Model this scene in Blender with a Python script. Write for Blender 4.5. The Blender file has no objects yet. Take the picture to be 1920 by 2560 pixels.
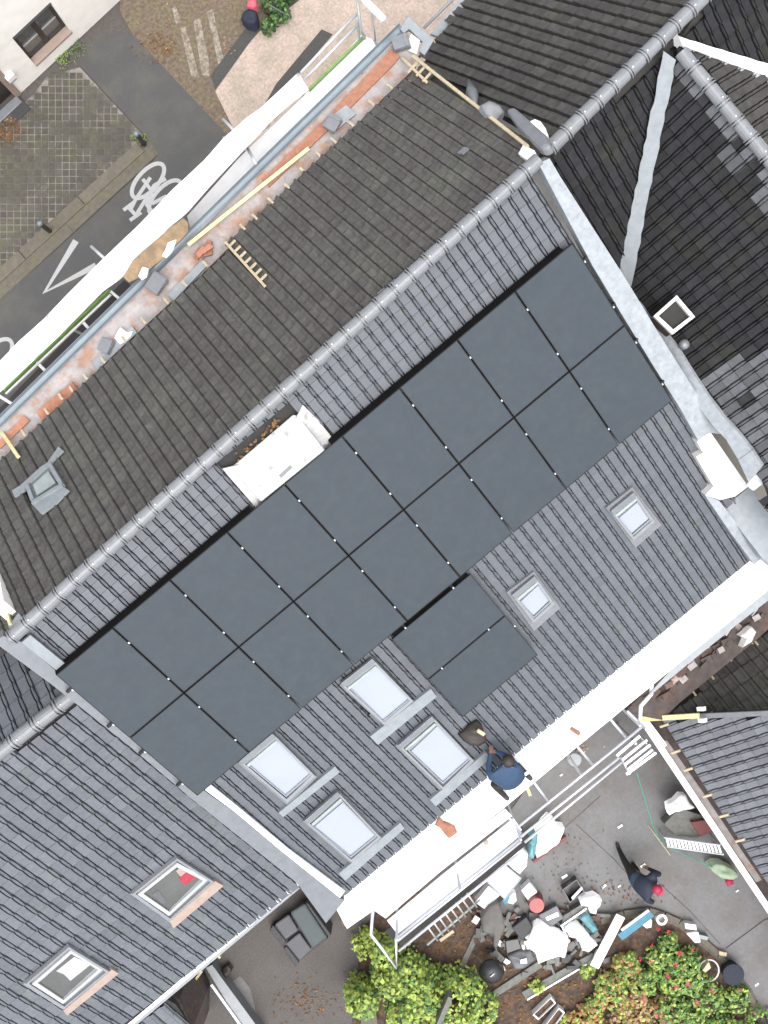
import bpy, math, random, os
import numpy as np
from mathutils import Vector, Matrix
R = random.Random(7)
V = Vector
scene = bpy.context.scene
C = scene.collection

# ------------------------------------------------------------------ camera
CAM = V((5.84874, -1.30820, 30.0))
RX = V((0.767704, -0.640672, -0.013050)); RY = V((-0.640580, -0.767815, 0.010889)); RZ = V((-0.016996, 0.0, -0.999856))
F = 3247.0
cam = bpy.data.cameras.new('camera'); camo = bpy.data.objects.new('camera', cam); C.objects.link(camo)
cam.sensor_fit = 'HORIZONTAL'; cam.sensor_width = 36.0; cam.lens = 36.0 * F / 1920.0
cam.clip_start = 0.1; cam.clip_end = 2000
m = Matrix((RX, -RY, -RZ)).transposed().to_4x4(); m.translation = CAM; camo.matrix_world = m
scene.camera = camo

# ------------------------------------------------------------------ sky and sun (overcast)
SUN_EL, SUN_AZ = math.radians(74), math.radians(200)
world = bpy.data.worlds.new('World'); scene.world = world; world.use_nodes = True
nt = world.node_tree; nt.nodes.clear()
out = nt.nodes.new('ShaderNodeOutputWorld'); bg = nt.nodes.new('ShaderNodeBackground')
sky = nt.nodes.new('ShaderNodeTexSky'); sky.sky_type = 'NISHITA'; sky.sun_disc = False
sky.sun_elevation = SUN_EL; sky.sun_rotation = SUN_AZ; sky.air_density = 1.0; sky.dust_density = 4.0; sky.ozone_density = 1.0
hs = nt.nodes.new('ShaderNodeHueSaturation'); hs.inputs['Saturation'].default_value = 0.30
nt.links.new(sky.outputs[0], hs.inputs['Color']); nt.links.new(hs.outputs[0], bg.inputs['Color'])
bg.inputs['Strength'].default_value = 0.15; nt.links.new(bg.outputs[0], out.inputs[0])
sl = bpy.data.lights.new('sun', 'SUN'); sl.energy = 0.7; sl.angle = math.radians(60); sl.color = (1.0, 0.99, 0.975)
so = bpy.data.objects.new('sun', sl); C.objects.link(so)
sd = V((math.sin(SUN_AZ) * math.cos(SUN_EL), math.cos(SUN_AZ) * math.cos(SUN_EL), math.sin(SUN_EL)))
so.rotation_euler = sd.to_track_quat('Z', 'Y').to_euler(); so.location = (0, 0, 60)
vs = scene.view_settings; vs.view_transform = 'Standard'; vs.look = 'None'; vs.exposure = 1.3; vs.gamma = 1.0
vs.use_curve_mapping = False

# ------------------------------------------------------------------ geometry of the view: a pixel's ray met with real surfaces
def ray(x, y):
    return RX * ((x - 960) / F) + RY * ((y - 1280) / F) + RZ
def W(x, y, z=0.0):
    d = ray(x, y); return CAM + d * ((z - CAM.z) / d.z)
class Plane:
    def __init__(s, o, u, d):
        s.o = V(o); s.u = V(u).normalized(); s.d = V(d).normalized(); s.n = s.u.cross(s.d).normalized()
        if s.n.z < 0: s.n = -s.n
    def at(s, x, y, h=0.0):
        r = ray(x, y); q = s.o + s.n * h
        return CAM + r * ((q - CAM).dot(s.n) / r.dot(s.n))
    def uv(s, p): return ((p - s.o).dot(s.u), (p - s.o).dot(s.d))
    def pt(s, a, b, h=0.0): return s.o + s.u * a + s.d * b + s.n * h
    def off(s, h): return Plane(s.o + s.n * h, s.u, s.d)
def roof_plane(o, ridge_dir, side, pitch):
    """plane through o along the ridge, falling to `side` (a horizontal direction) with pitch in degrees"""
    r = V(ridge_dir).normalized(); h = V(side); h.z = 0; h = (h - r * h.dot(r)).normalized(); a = math.radians(pitch)
    return Plane(o, r, h * math.cos(a) - V((0, 0, 1)) * math.sin(a))
def proj(p):
    q = p - CAM; z = q.dot(RZ); return (960 + F * q.dot(RX) / z, 1280 + F * q.dot(RY) / z)
def inside(p, poly):
    x, y = p; c = False; j = len(poly) - 1
    for i in range(len(poly)):
        xi, yi = poly[i]; xj, yj = poly[j]
        if (yi > y) != (yj > y) and x < (xj - xi) * (y - yi) / (yj - yi) + xi: c = not c
        j = i
    return c
UP = V((0, 0, 1))

# ------------------------------------------------------------------ materials
MATS = {}
def M(name, col, rough=0.7, metal=0.0, var=0.18, scale=6.0, bump=0.0, col2=None, thr=0.5, soft=0.2, scale2=1.5, rnd=0.0, spec=0.5, det=5.0, coat=0.0):
    if name in MATS: return MATS[name]
    mt = bpy.data.materials.new(name); mt.use_nodes = True; t = mt.node_tree; N = t.nodes; L = t.links
    b = N['Principled BSDF']; b.inputs['Roughness'].default_value = rough; b.inputs['Metallic'].default_value = metal
    b.inputs['Specular IOR Level'].default_value = spec; b.inputs['Coat Weight'].default_value = coat; b.inputs['Coat Roughness'].default_value = 0.1
    g = N.new('ShaderNodeNewGeometry')
    n1 = N.new('ShaderNodeTexNoise'); n1.inputs['Scale'].default_value = scale; n1.inputs['Detail'].default_value = det; n1.inputs['Roughness'].default_value = 0.62
    L.new(g.outputs['Position'], n1.inputs['Vector'])
    mr = N.new('ShaderNodeMapRange'); mr.inputs[1].default_value = 0.3; mr.inputs[2].default_value = 0.7
    mr.inputs[3].default_value = 1 - var; mr.inputs[4].default_value = 1 + var; L.new(n1.outputs['Fac'], mr.inputs[0])
    fac = mr.outputs[0]
    if rnd:
        oi = N.new('ShaderNodeObjectInfo'); ad = N.new('ShaderNodeMath'); ad.operation = 'ADD'
        L.new(oi.outputs['Random'], ad.inputs[0]); L.new(g.outputs['Random Per Island'], ad.inputs[1])
        fr = N.new('ShaderNodeMath'); fr.operation = 'FRACT'; L.new(ad.outputs[0], fr.inputs[0])
        m2 = N.new('ShaderNodeMapRange'); m2.inputs[3].default_value = 1 - rnd; m2.inputs[4].default_value = 1 + rnd; L.new(fr.outputs[0], m2.inputs[0])
        mu = N.new('ShaderNodeMath'); mu.operation = 'MULTIPLY'; L.new(fac, mu.inputs[0]); L.new(m2.outputs[0], mu.inputs[1]); fac = mu.outputs[0]
    base = N.new('ShaderNodeRGB'); base.outputs[0].default_value = (*col, 1); csrc = base.outputs[0]
    if col2:
        n2 = N.new('ShaderNodeTexNoise'); n2.inputs['Scale'].default_value = scale2; n2.inputs['Detail'].default_value = 6; n2.inputs['Roughness'].default_value = 0.65
        L.new(g.outputs['Position'], n2.inputs['Vector'])
        m3 = N.new('ShaderNodeMapRange'); m3.inputs[1].default_value = thr - soft / 2; m3.inputs[2].default_value = thr + soft / 2; L.new(n2.outputs['Fac'], m3.inputs[0])
        mx = N.new('ShaderNodeMix'); mx.data_type = 'RGBA'; L.new(m3.outputs[0], mx.inputs[0]); L.new(csrc, mx.inputs[6]); mx.inputs[7].default_value = (*col2, 1); csrc = mx.outputs[2]
    vm = N.new('ShaderNodeVectorMath'); vm.operation = 'SCALE'; L.new(csrc, vm.inputs[0]); L.new(fac, vm.inputs['Scale'])
    L.new(vm.outputs[0], b.inputs['Base Color'])
    if bump:
        bp = N.new('ShaderNodeBump'); bp.inputs['Strength'].default_value = min(1, bump); bp.inputs['Distance'].default_value = 0.02
        L.new(n1.outputs['Fac'], bp.inputs['Height']); L.new(bp.outputs[0], b.inputs['Normal'])
    MATS[name] = mt
    return mt

M('tile_grey', (0.0857, 0.0933, 0.1050), 0.42, var=0.10, scale=14, rnd=0.09, col2=(0.0974, 0.1132, 0.0952), thr=0.66, soft=0.1, scale2=5)
M('tile_left', (0.1000, 0.1078, 0.1219), 0.45, var=0.14, scale=12, rnd=0.12, col2=(0.1148, 0.1305, 0.1229), thr=0.62, soft=0.12, scale2=4)
M('tile_brown', (0.0741, 0.0693, 0.0646), 0.85, var=0.26, scale=9, rnd=0.10, col2=(0.0864, 0.0858, 0.0736), thr=0.55, soft=0.25, scale2=1.1, spec=0.25)
M('tile_old', (0.0210, 0.0210, 0.0230), 0.85, var=0.28, scale=7, rnd=0.16, col2=(0.0261, 0.0275, 0.0195), thr=0.62, soft=0.2, scale2=2.2, spec=0.25)
M('tile_old_brown', (0.0600, 0.0560, 0.0530), 0.8, var=0.28, scale=7, rnd=0.14, col2=(0.0696, 0.0700, 0.0583), thr=0.58, soft=0.2, scale2=1.4, spec=0.3)
M('tile_clean', (0.1318, 0.1371, 0.1489), 0.42, var=0.12, scale=12, rnd=0.14)
M('ridge', (0.1750, 0.1837, 0.1913), 0.42, var=0.10, scale=10, rnd=0.05)
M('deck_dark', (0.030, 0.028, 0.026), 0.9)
M('panel_glass', (0.0302, 0.0394, 0.0487), 0.32, var=0.07, scale=3.5, rnd=0.02, spec=0.5, col2=(0.0365, 0.0444, 0.0496), thr=0.6, soft=0.3, scale2=7)
M('panel_frame', (0.02, 0.021, 0.023), 0.4, metal=0.4)
M('alu', (0.62, 0.64, 0.66), 0.35, metal=0.7, var=0.06)
M('alu_white', (0.80, 0.81, 0.83), 0.5, var=0.07, scale=5, bump=0.1)
M('white_sheet', (0.8800, 0.8800, 0.8800), 0.6, var=0.06, scale=4, bump=0.4)
M('verge_white', (0.2816, 0.3008, 0.3200), 0.6, var=0.16, scale=9, bump=0.5, col2=(0.2449, 0.2660, 0.2743), thr=0.6, soft=0.12, scale2=6)
M('white_render', (0.5880, 0.5810, 0.5600), 0.85, var=0.08, scale=5, bump=0.3, col2=(0.3983, 0.3905, 0.3606), thr=0.64, soft=0.14, scale2=3.5)
M('cream_wall', (0.9030, 0.8708, 0.8170), 0.9, var=0.05, scale=3, bump=0.2, col2=(0.7987, 0.7641, 0.7080), thr=0.62, soft=0.2, scale2=0.8)
M('zinc', (0.1725, 0.1830, 0.1950), 0.42, metal=0.25, var=0.12, scale=6)
M('zinc_light', (0.2218, 0.2419, 0.2554), 0.5, metal=0.1, var=0.12, scale=7, bump=0.2)
M('zinc_blue', (0.1755, 0.2093, 0.2322), 0.4, metal=0.2, var=0.1, scale=5)
M('lead', (0.1620, 0.1669, 0.1782), 0.55, var=0.12, scale=8, bump=0.3)
M('window_frame', (0.2194, 0.2282, 0.2404), 0.45, metal=0.1, var=0.08)
M('blind_glass', (0.2850, 0.3075, 0.3675), 0.08, var=0.03, scale=1.2, coat=0.6)
M('glass_dark', (0.07, 0.075, 0.07), 0.06, var=0.2, scale=2, coat=0.5)
M('frame_white', (0.3750, 0.3825, 0.3825), 0.45, var=0.05)
M('apron_pink', (0.3200, 0.2480, 0.2080), 0.6, var=0.1)
M('wood_cream', (0.4760, 0.3910, 0.2635), 0.7, var=0.15, scale=12)
M('wood_yellow', (0.5600, 0.5000, 0.2700), 0.65, var=0.15, scale=10)
M('wood_brown', (0.2250, 0.1470, 0.0750), 0.6, var=0.3, scale=6, bump=0.3, col2=(0.1440, 0.1043, 0.0644), thr=0.55, soft=0.2, scale2=5)
M('wood_grey', (0.135, 0.137, 0.125), 0.8, var=0.25, scale=10, bump=0.2)
M('brick_orange', (0.2860, 0.1300, 0.0806), 0.85, var=0.22, scale=12, rnd=0.15, bump=0.3)
M('mortar', (0.3150, 0.2895, 0.2820), 0.9, var=0.2, scale=7, bump=0.5, col2=(0.2974, 0.1842, 0.1342), thr=0.55, soft=0.15, scale2=3)
M('rubble', (0.0700, 0.0560, 0.0510), 0.9, var=0.3, scale=7, bump=0.6, col2=(0.0896, 0.0543, 0.0435), thr=0.54, soft=0.12, scale2=3)
M('brick_muted', (0.1100, 0.0680, 0.0560), 0.9, var=0.25, scale=9, rnd=0.25, bump=0.4)
M('tile_mid', (0.078, 0.079, 0.085), 0.5, var=0.2, scale=9, rnd=0.3)
M('cap_render', (0.44, 0.435, 0.42), 0.85, var=0.12, scale=4, bump=0.4, col2=(0.27, 0.265, 0.25), thr=0.62, soft=0.07, scale2=3.2)
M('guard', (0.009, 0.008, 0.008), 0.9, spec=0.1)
M('asphalt', (0.0609, 0.0609, 0.0609), 0.75, var=0.14, scale=30, bump=0.3, col2=(0.082, 0.080, 0.070), thr=0.54, soft=0.2, scale2=1.1)
M('dark_ground', (0.05, 0.049, 0.046), 0.75, var=0.25, scale=25, bump=0.3, col2=(0.10, 0.10, 0.085), thr=0.66, soft=0.06, scale2=6)
M('yard', (0.1265, 0.1265, 0.1287), 0.6, var=0.12, scale=12, bump=0.2, col2=(0.0886, 0.0769, 0.0679), thr=0.56, soft=0.28, scale2=0.9)
M('yard_brown', (0.0688, 0.0594, 0.0539), 0.75, var=0.22, scale=22, bump=0.3, col2=(0.0825, 0.0743, 0.0688), thr=0.52, soft=0.3, scale2=1.0)
M('soil', (0.060, 0.042, 0.032), 0.9, var=0.5, scale=9, bump=0.8, col2=(0.11, 0.06, 0.03), thr=0.55, soft=0.2, scale2=4)
M('kerb', (0.112, 0.098, 0.078), 0.8, var=0.2, scale=9, bump=0.3, rnd=0.08, col2=(0.11, 0.105, 0.06), thr=0.6, soft=0.2, scale2=3)
M('paver', (0.0686, 0.0616, 0.0515), 0.8, var=0.25, scale=12, bump=0.3, rnd=0.16, col2=(0.0780, 0.0757, 0.0429), thr=0.58, soft=0.2, scale2=2)
M('joint', (0.1000, 0.0950, 0.0800), 0.9, var=0.2, scale=14, col2=(0.2100, 0.1970, 0.1750), thr=0.505, soft=0.07, scale2=1.15)
M('leafy', (0.1287, 0.0975, 0.0741), 0.9, var=0.42, scale=13, bump=0.5, col2=(0.1326, 0.1131, 0.0663), thr=0.54, soft=0.25, scale2=3)
M('pink_paving', (0.4180, 0.3325, 0.2812), 0.85, var=0.24, scale=16, bump=0.3, col2=(0.3097, 0.2677, 0.2151), thr=0.52, soft=0.22, scale2=1.6)
M('paint', (0.3591, 0.3591, 0.3642), 0.7, var=0.1, scale=20)
M('paint_worn', (0.2900, 0.2610, 0.2175), 0.85, var=0.3, scale=14, col2=(0.14, 0.11, 0.082), thr=0.5, soft=0.22, scale2=8)
M('white_plastic', (0.80, 0.80, 0.80), 0.4, var=0.05)
M('sheet_plastic', (0.8600, 0.8700, 0.8800), 0.45, var=0.08, scale=5, bump=0.5)
M('black_plastic', (0.018, 0.018, 0.019), 0.35, var=0.2)
M('grey_plastic', (0.1000, 0.1040, 0.1120), 0.5)
M('red_plastic', (0.1900, 0.0120, 0.0120), 0.4)
M('red_pale', (0.2800, 0.0550, 0.0520), 0.45)
M('cyan', (0.0040, 0.1300, 0.2100), 0.45)
M('teal_film', (0.0900, 0.2300, 0.2600), 0.35, var=0.25, scale=8)
M('table_glass', (0.16, 0.21, 0.22), 0.12, var=0.05, coat=0.4)
M('steel', (0.62, 0.63, 0.66), 0.4, metal=0.5, var=0.08)
M('steel_grey', (0.33, 0.37, 0.36), 0.5, metal=0.3, var=0.15)
M('green_strip', (0.1540, 0.2800, 0.0700), 0.5)
M('rope', (0.05, 0.28, 0.19), 0.6)
M('canvas', (0.1100, 0.1050, 0.0970), 0.8, var=0.15, scale=7, bump=0.5)
M('canvas_green', (0.3040, 0.3840, 0.2640), 0.7, var=0.15, scale=8)
M('dark_red', (0.13, 0.03, 0.025), 0.6)
M('cushion', (0.1000, 0.1010, 0.1080), 0.8, var=0.06, scale=10)
M('cushion_blue', (0.0660, 0.0800, 0.0830), 0.7, var=0.06, scale=10)
M('rattan', (0.035, 0.034, 0.037), 0.6, var=0.3, scale=40, bump=0.5)
M('curtain', (0.30, 0.03, 0.05), 0.7)
M('jacket', (0.0220, 0.0500, 0.1000), 0.75, var=0.15, scale=9, bump=0.3)
M('jacket_mid', (0.0220, 0.0520, 0.0880), 0.75, var=0.18, scale=9, bump=0.3)
M('navy', (0.012, 0.017, 0.032), 0.75, var=0.2, scale=9)
M('trousers', (0.013, 0.012, 0.012), 0.8, var=0.2)
M('skin', (0.2000, 0.1150, 0.0800), 0.55, var=0.06)
M('hair', (0.022, 0.017, 0.014), 0.6, var=0.3, scale=60)
M('cap_red', (0.3300, 0.0140, 0.0550), 0.6)
M('shoe', (0.025, 0.024, 0.024), 0.6)
M('leaf_yellow', (0.2640, 0.3413, 0.0579), 0.5, var=0.2, scale=5, rnd=0.38)
M('leaf_green', (0.1020, 0.1980, 0.0480), 0.5, var=0.2, scale=5, rnd=0.38)
M('leaf_dark', (0.028, 0.075, 0.015), 0.5, var=0.25, scale=6, rnd=0.4)
M('leaf_orange', (0.33, 0.17, 0.065), 0.6, var=0.2, scale=5, rnd=0.3)
M('leaf_pink', (0.36, 0.22, 0.13), 0.6, var=0.2, scale=5, rnd=0.3)
M('leaf_fallen', (0.1360, 0.0680, 0.0240), 0.8, var=0.25, scale=5, rnd=0.4)
M('flower_red', (0.52, 0.03, 0.045), 0.6, rnd=0.3)
M('flower_pink', (0.50, 0.09, 0.13), 0.6, rnd=0.3)
M('bark', (0.07, 0.055, 0.04), 0.9)

# ------------------------------------------------------------------ objects
WL = {}
def tag(o, label, cat, group=None):
    o['label'] = label; o['category'] = cat
    if group: o['group'] = group
    return o
def thing(name, label, cat, loc, group=None):
    o = bpy.data.objects.new(name, None); C.objects.link(o); o.location = loc; o.empty_display_size = 0.2
    WL[o.name] = V(loc); return tag(o, label, cat, group)
class MB:
    def __init__(s): s.v = []; s.f = []; s.mi = []
    def face(s, pts, mi=0):
        b = len(s.v); s.v += [V(p) for p in pts]; s.f.append(tuple(range(b, b + len(pts)))); s.mi.append(mi)
    def hexa(s, p, mi=0):
        b = len(s.v); s.v += [V(q) for q in p]
        for f in ((0, 3, 2, 1), (4, 5, 6, 7), (0, 1, 5, 4), (1, 2, 6, 5), (2, 3, 7, 6), (3, 0, 4, 7)): s.f.append(tuple(b + i for i in f)); s.mi.append(mi)
        return s
    def box(s, c, u, v, w, a, b, h):
        c = V(c); u = V(u).normalized() * a / 2; v = V(v).normalized() * b / 2; w = V(w).normalized() * h / 2
        return s.hexa([c - u - v - w, c + u - v - w, c + u + v - w, c - u + v - w, c - u - v + w, c + u - v + w, c + u + v + w, c - u + v + w])
    def beam(s, p, q, wd, h, up=UP):
        """bar whose TOP centre line runs p..q"""
        p = V(p); q = V(q); d = (q - p).normalized(); sd = d.cross(V(up)).normalized(); n = sd.cross(d).normalized()
        return s.box((p + q) / 2 - n * h / 2, d, sd, n, (q - p).length, wd, h)
    def prism(s, top, down):
        """closed solid: polygon `top` and the same moved by vector `down`"""
        n = len(top); b = len(s.v); s.v += [V(p) for p in top] + [V(p) + V(down) for p in top]
        nn = V((0, 0, 0))
        for i in range(n): nn += V(top[i]).cross(V(top[(i + 1) % n]))
        o = list(range(n))
        if nn.dot(V(down)) > 0: o.reverse()
        s.f.append(tuple(b + i for i in o)); s.mi.append(0)
        s.f.append(tuple(b + n + i for i in reversed(o))); s.mi.append(0)
        for i in range(n):
            j = (i + 1) % n; s.f.append((b + o[i], b + n + o[i], b + n + o[j], b + o[j])); s.mi.append(0)
        return s
    def tube(s, pts, r, n=8, caps=True):
        pts = [V(p) for p in pts]; rs = r if isinstance(r, (list, tuple)) else [r] * len(pts)
        b = len(s.v); a = None
        for i, p in enumerate(pts):
            d = (pts[min(i + 1, len(pts) - 1)] - pts[max(i - 1, 0)]).normalized()
            if a is None: a = d.cross(UP if abs(d.z) < 0.9 else V((1, 0, 0))).normalized()
            else: a = (a - d * a.dot(d)).normalized()
            c = d.cross(a)
            for k in range(n):
                t = 2 * math.pi * k / n; s.v.append(p + (a * math.cos(t) + c * math.sin(t)) * rs[i])
        for i in range(len(pts) - 1):
            for k in range(n):
                s.f.append((b + i * n + k, b + i * n + (k + 1) % n, b + (i + 1) * n + (k + 1) % n, b + (i + 1) * n + k)); s.mi.append(0)
        if caps:
            s.f.append(tuple(b + k for k in reversed(range(n)))); s.f.append(tuple(b + (len(pts) - 1) * n + k for k in range(n))); s.mi += [0, 0]
        return s
    def lathe(s, c, prof, n=20, ax=UP):
        c = V(c); ax = V(ax).normalized(); a = ax.cross(V((1, 0, 0)) if abs(ax.x) < 0.9 else V((0, 1, 0))).normalized(); e = ax.cross(a); b = len(s.v)
        for r, z in prof:
            for k in range(n):
                t = 2 * math.pi * k / n; s.v.append(c + ax * z + (a * math.cos(t) + e * math.sin(t)) * max(r, 1e-4))
        for i in range(len(prof) - 1):
            for k in range(n): s.f.append((b + i * n + k, b + i * n + (k + 1) % n, b + (i + 1) * n + (k + 1) % n, b + (i + 1) * n + k)); s.mi.append(0)
        s.f.append(tuple(b + k for k in reversed(range(n)))); s.f.append(tuple(b + (len(prof) - 1) * n + k for k in range(n))); s.mi += [0, 0]
        return s
    def build(s, name, mat, parent=None, smooth=False, bevel=0.0, kind=None):
        me = bpy.data.meshes.new(name)
        lo = V((min(p.x for p in s.v), min(p.y for p in s.v), min(p.z for p in s.v))); hi = V((max(p.x for p in s.v), max(p.y for p in s.v), max(p.z for p in s.v)))
        org = V(((lo.x + hi.x) / 2, (lo.y + hi.y) / 2, lo.z))
        me.from_pydata([tuple(p - org) for p in s.v], [], s.f)
        for x in (mat if isinstance(mat, (list, tuple)) else [mat]): me.materials.append(MATS[x])
        if any(s.mi): me.polygons.foreach_set('material_index', s.mi)
        if smooth: me.polygons.foreach_set('use_smooth', [True] * len(me.polygons))
        me.validate(); me.update()
        o = bpy.data.objects.new(name, me); C.objects.link(o); WL[o.name] = org
        if parent: o.parent = parent; o.location = org - WL[parent.name]
        else: o.location = org
        if bevel:
            bv = o.modifiers.new('bevel', 'BEVEL'); bv.width = bevel; bv.segments = 2; bv.limit_method = 'ANGLE'
        if kind: o['kind'] = kind
        return o
def pz(pxs, z): return [W(x, y, z) for x, y in pxs]
def slabz(name, pxs, z, th, mat, parent=None, **k): return MB().prism(pz(pxs, z), (0, 0, -th)).build(name, mat, parent, **k)
def slab(name, pxs, pl, h, th, mat, parent=None, **k):
    return MB().prism([pl.at(x, y, h) for x, y in pxs], pl.n * -th).build(name, mat, parent, **k)
def ring(pts, wd, closed=True):
    """list of (outer, inner) quads of a flat frame along a 3-D polygon, width wd inwards"""
    n = len(pts); cen = sum((V(p) for p in pts), V((0, 0, 0))) / n
    return [V(p) + (cen - V(p)).normalized() * wd * 1.35 for p in pts]
def frame(name, pts, wd, h, nrm, mat, parent):
    inner = ring(pts, wd); mb = MB(); n = len(pts); nrm = V(nrm)
    for i in range(n):
        j = (i + 1) % n; a, b, c, d = V(pts[i]), V(pts[j]), inner[j], inner[i]
        mb.hexa([a - nrm * h, b - nrm * h, c - nrm * h, d - nrm * h, a, b, c, d])
    return mb.build(name, mat, parent), inner
def cloth(name, pxs, z, amp, mat, label=None, cat=None, parent=None, div=9, seed=1, zb=None):
    """crumpled sheet or sack: a closed cushion over a pixel outline, resting on the ground"""
    rr = random.Random(seed); top = pz(pxs, z); cen = sum(top, V((0, 0, 0))) / len(top); zb = z - amp * 2 if zb is None else zb
    n = len(top); dense = []
    for i in range(n):
        a, b = top[i], top[(i + 1) % n]; k = max(1, int((b - a).length / 0.09))
        for t in range(k): dense.append(a.lerp(b, t / k) + V((rr.uniform(-.012, .012), rr.uniform(-.012, .012), 0)))
    mb = MB(); rings = 5; N = len(dense); ph = [rr.uniform(0, 6) for _ in range(6)]
    def hz(p, f): return z - amp * 0.9 * (f ** 2.2) + amp * 0.45 * (math.sin(p.x * 9 + ph[0]) * math.cos(p.y * 11 + ph[1]) + 0.7 * math.sin(p.x * 23 + p.y * 17 + ph[2])) * (1 - f * .4)
    for q in range(rings):
        f = 1 - q / rings
        for p in dense:
            w = cen.lerp(p, f); mb.v.append(V((w.x, w.y, hz(w, f))))
    mb.v.append(V((cen.x, cen.y, hz(cen, 0)))); mb.v += [V((p.x, p.y, zb)) for p in dense]
    for q in range(rings - 1):
        for i in range(N): j = (i + 1) % N; mb.f.append((q * N + i, q * N + j, (q + 1) * N + j, (q + 1) * N + i))
    for i in range(N):
        j = (i + 1) % N; mb.f.append(((rings - 1) * N + i, (rings - 1) * N + j, rings * N)); b = rings * N + 1
        mb.f.append((i, b + i, b + j, j))
    mb.f.append(tuple(rings * N + 1 + i for i in range(N)))
    mb.mi = [0] * len(mb.f)
    o = mb.build(name, mat, parent, smooth=True)
    if label: tag(o, label, cat)
    return o

# ------------------------------------------------------------------ roof tiles
def tile_mesh(name, w, e, style, mat):
    if style == 'roll':
        g = 0.125
        def prof(k):
            c = 0.83; hw = 0.075 * k
            return [(0.0, 0.0), (c - hw - g, 0.0), (c - hw - g * .8, -0.065), (c - hw - g * .25, -0.065), (c - hw, 0.012), (c, 0.02), (c + hw, 0.012), (c + hw + g * .25, -0.065), (c + hw + g * .8, -0.065), (c + hw + g * 0.95, 0.0), (1.0, 0.0)]
        st = [(0.0, 0.5), (0.28, 1.12), (0.68, 1.15), (0.94, 0.62), (1.06, 0.58)]
    elif style == 'groove':
        def prof(k): return [(0.0, 0.012), (0.34, 0.0), (0.70, 0.012), (0.735, -0.06), (0.95, -0.06), (0.99, 0.012), (1.0, 0.012)]
        st = [(0.0, 1), (0.95, 1), (1.06, 1)]
    else:
        def prof(k): return [(0.0, 0.004), (0.30, -0.002), (0.55, 0.004), (0.68, 0.030), (0.80, 0.038), (0.88, 0.022), (0.945, -0.024), (1.0, -0.022)]
        st = [(0.0, 1), (0.95, 1), (1.06, 1)]
    v = []; f = []
    for t, k in st:
        for x, h in prof(k): v.append((x * w, t * e, h + 0.024 * t - ((0.034 if style == 'roll' else 0.014) if t > 1 else 0)))
    n = len(prof(1))
    for s_ in range(len(st) - 1):
        for i in range(n - 1): f.append((s_ * n + i, (s_ + 1) * n + i, (s_ + 1) * n + i + 1, s_ * n + i + 1))
    b = len(v); l = (len(st) - 1) * n
    for x, h in prof(st[-1][1]): v.append((x * w, 1.06 * e, min(h, 0) - 0.035))
    for i in range(n - 1): f.append((l + i, b + i, b + i + 1, l + i + 1))
    me = bpy.data.meshes.new(name); me.from_pydata(v, [], f); me.materials.append(MATS[mat]); me.update(); return me
def tiles(parent, name, pl, poly, holes, w, e, style, mat, u0=0.0, d0=0.0, limit=300, mat2=None, pick2=None, margin=260, jit=0.004):
    """lay tiles over polygon (roof coordinates); the `limit` largest in view are objects, the rest one joined part"""
    me = tile_mesh(name, w, e, style, mat); me2 = tile_mesh(name, w, e, style, mat2) if mat2 else None
    us = [p[0] for p in poly]; ds = [p[1] for p in poly]; L = []
    for i in range(int(math.floor((min(us) - u0) / w)) - 1, int(math.ceil((max(us) - u0) / w)) + 1):
        for j in range(int(math.floor((min(ds) - d0) / e)) - 1, int(math.ceil((max(ds) - d0) / e)) + 1):
            a = u0 + i * w; b = d0 + j * e; c = (a + w / 2, b + e / 2)
            if not inside(c, poly) or any(inside(c, h) for h in holes): continue
            P = pl.pt(*c); x, y = proj(P)
            if x < -margin or y < -margin or x > 1920 + margin or y > 2560 + margin: continue
            vis = 0 if (0 < x < 1920 and 0 < y < 2560) else 1
            L.append((vis, math.hypot(x - 960, y - 1280), a, b, x, y))
    L.sort()
    rot = Matrix((pl.u, pl.d, pl.u.cross(pl.d))).transposed()
    if rot.col[2].z < 0: rot = Matrix((pl.u, pl.d, -pl.u.cross(pl.d))).transposed()
    def mtx(a, b):
        ti = R.uniform(-jit, jit) * 3; m4 = (rot @ Matrix.Rotation(ti, 3, 'X') @ Matrix.Rotation(R.uniform(-jit, jit) * 2, 3, 'Z')).to_4x4()
        m4.translation = pl.pt(a, b, R.uniform(0, jit)); return m4
    for k, (vis, _, a, b, x, y) in enumerate(L[:limit]):
        use = me2 if (me2 and pick2(x, y)) else me
        o = bpy.data.objects.new(name, use); C.objects.link(o); o.parent = parent; m4 = mtx(a, b); m4.translation -= WL[parent.name]; o.matrix_basis = m4
    rest = L[limit:]
    if rest:
        for mesh, sel in ((me, [q for q in rest if not (me2 and pick2(q[4], q[5]))]), (me2, [q for q in rest if me2 and pick2(q[4], q[5])])):
            if not sel: continue
            bv = np.array([list(v.co) + [1] for v in mesh.vertices]); bf = [tuple(p.vertices) for p in mesh.polygons]; vs_ = []; fs = []
            for q, (_, _, a, b, x, y) in enumerate(sel):
                m4 = mtx(a, b); m4.translation -= WL[parent.name]; vs_.append((bv @ np.array(m4).T)[:, :3]); o_ = q * len(bv); fs += [tuple(i + o_ for i in t) for t in bf]
            mm = bpy.data.meshes.new(name + 's'); mm.from_pydata(np.concatenate(vs_).tolist(), [], fs); mm.materials.append(mesh.materials[0]); mm.update()
            o = bpy.data.objects.new(name + '_field', mm); C.objects.link(o); o.parent = parent; o['kind'] = 'stuff'
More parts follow.
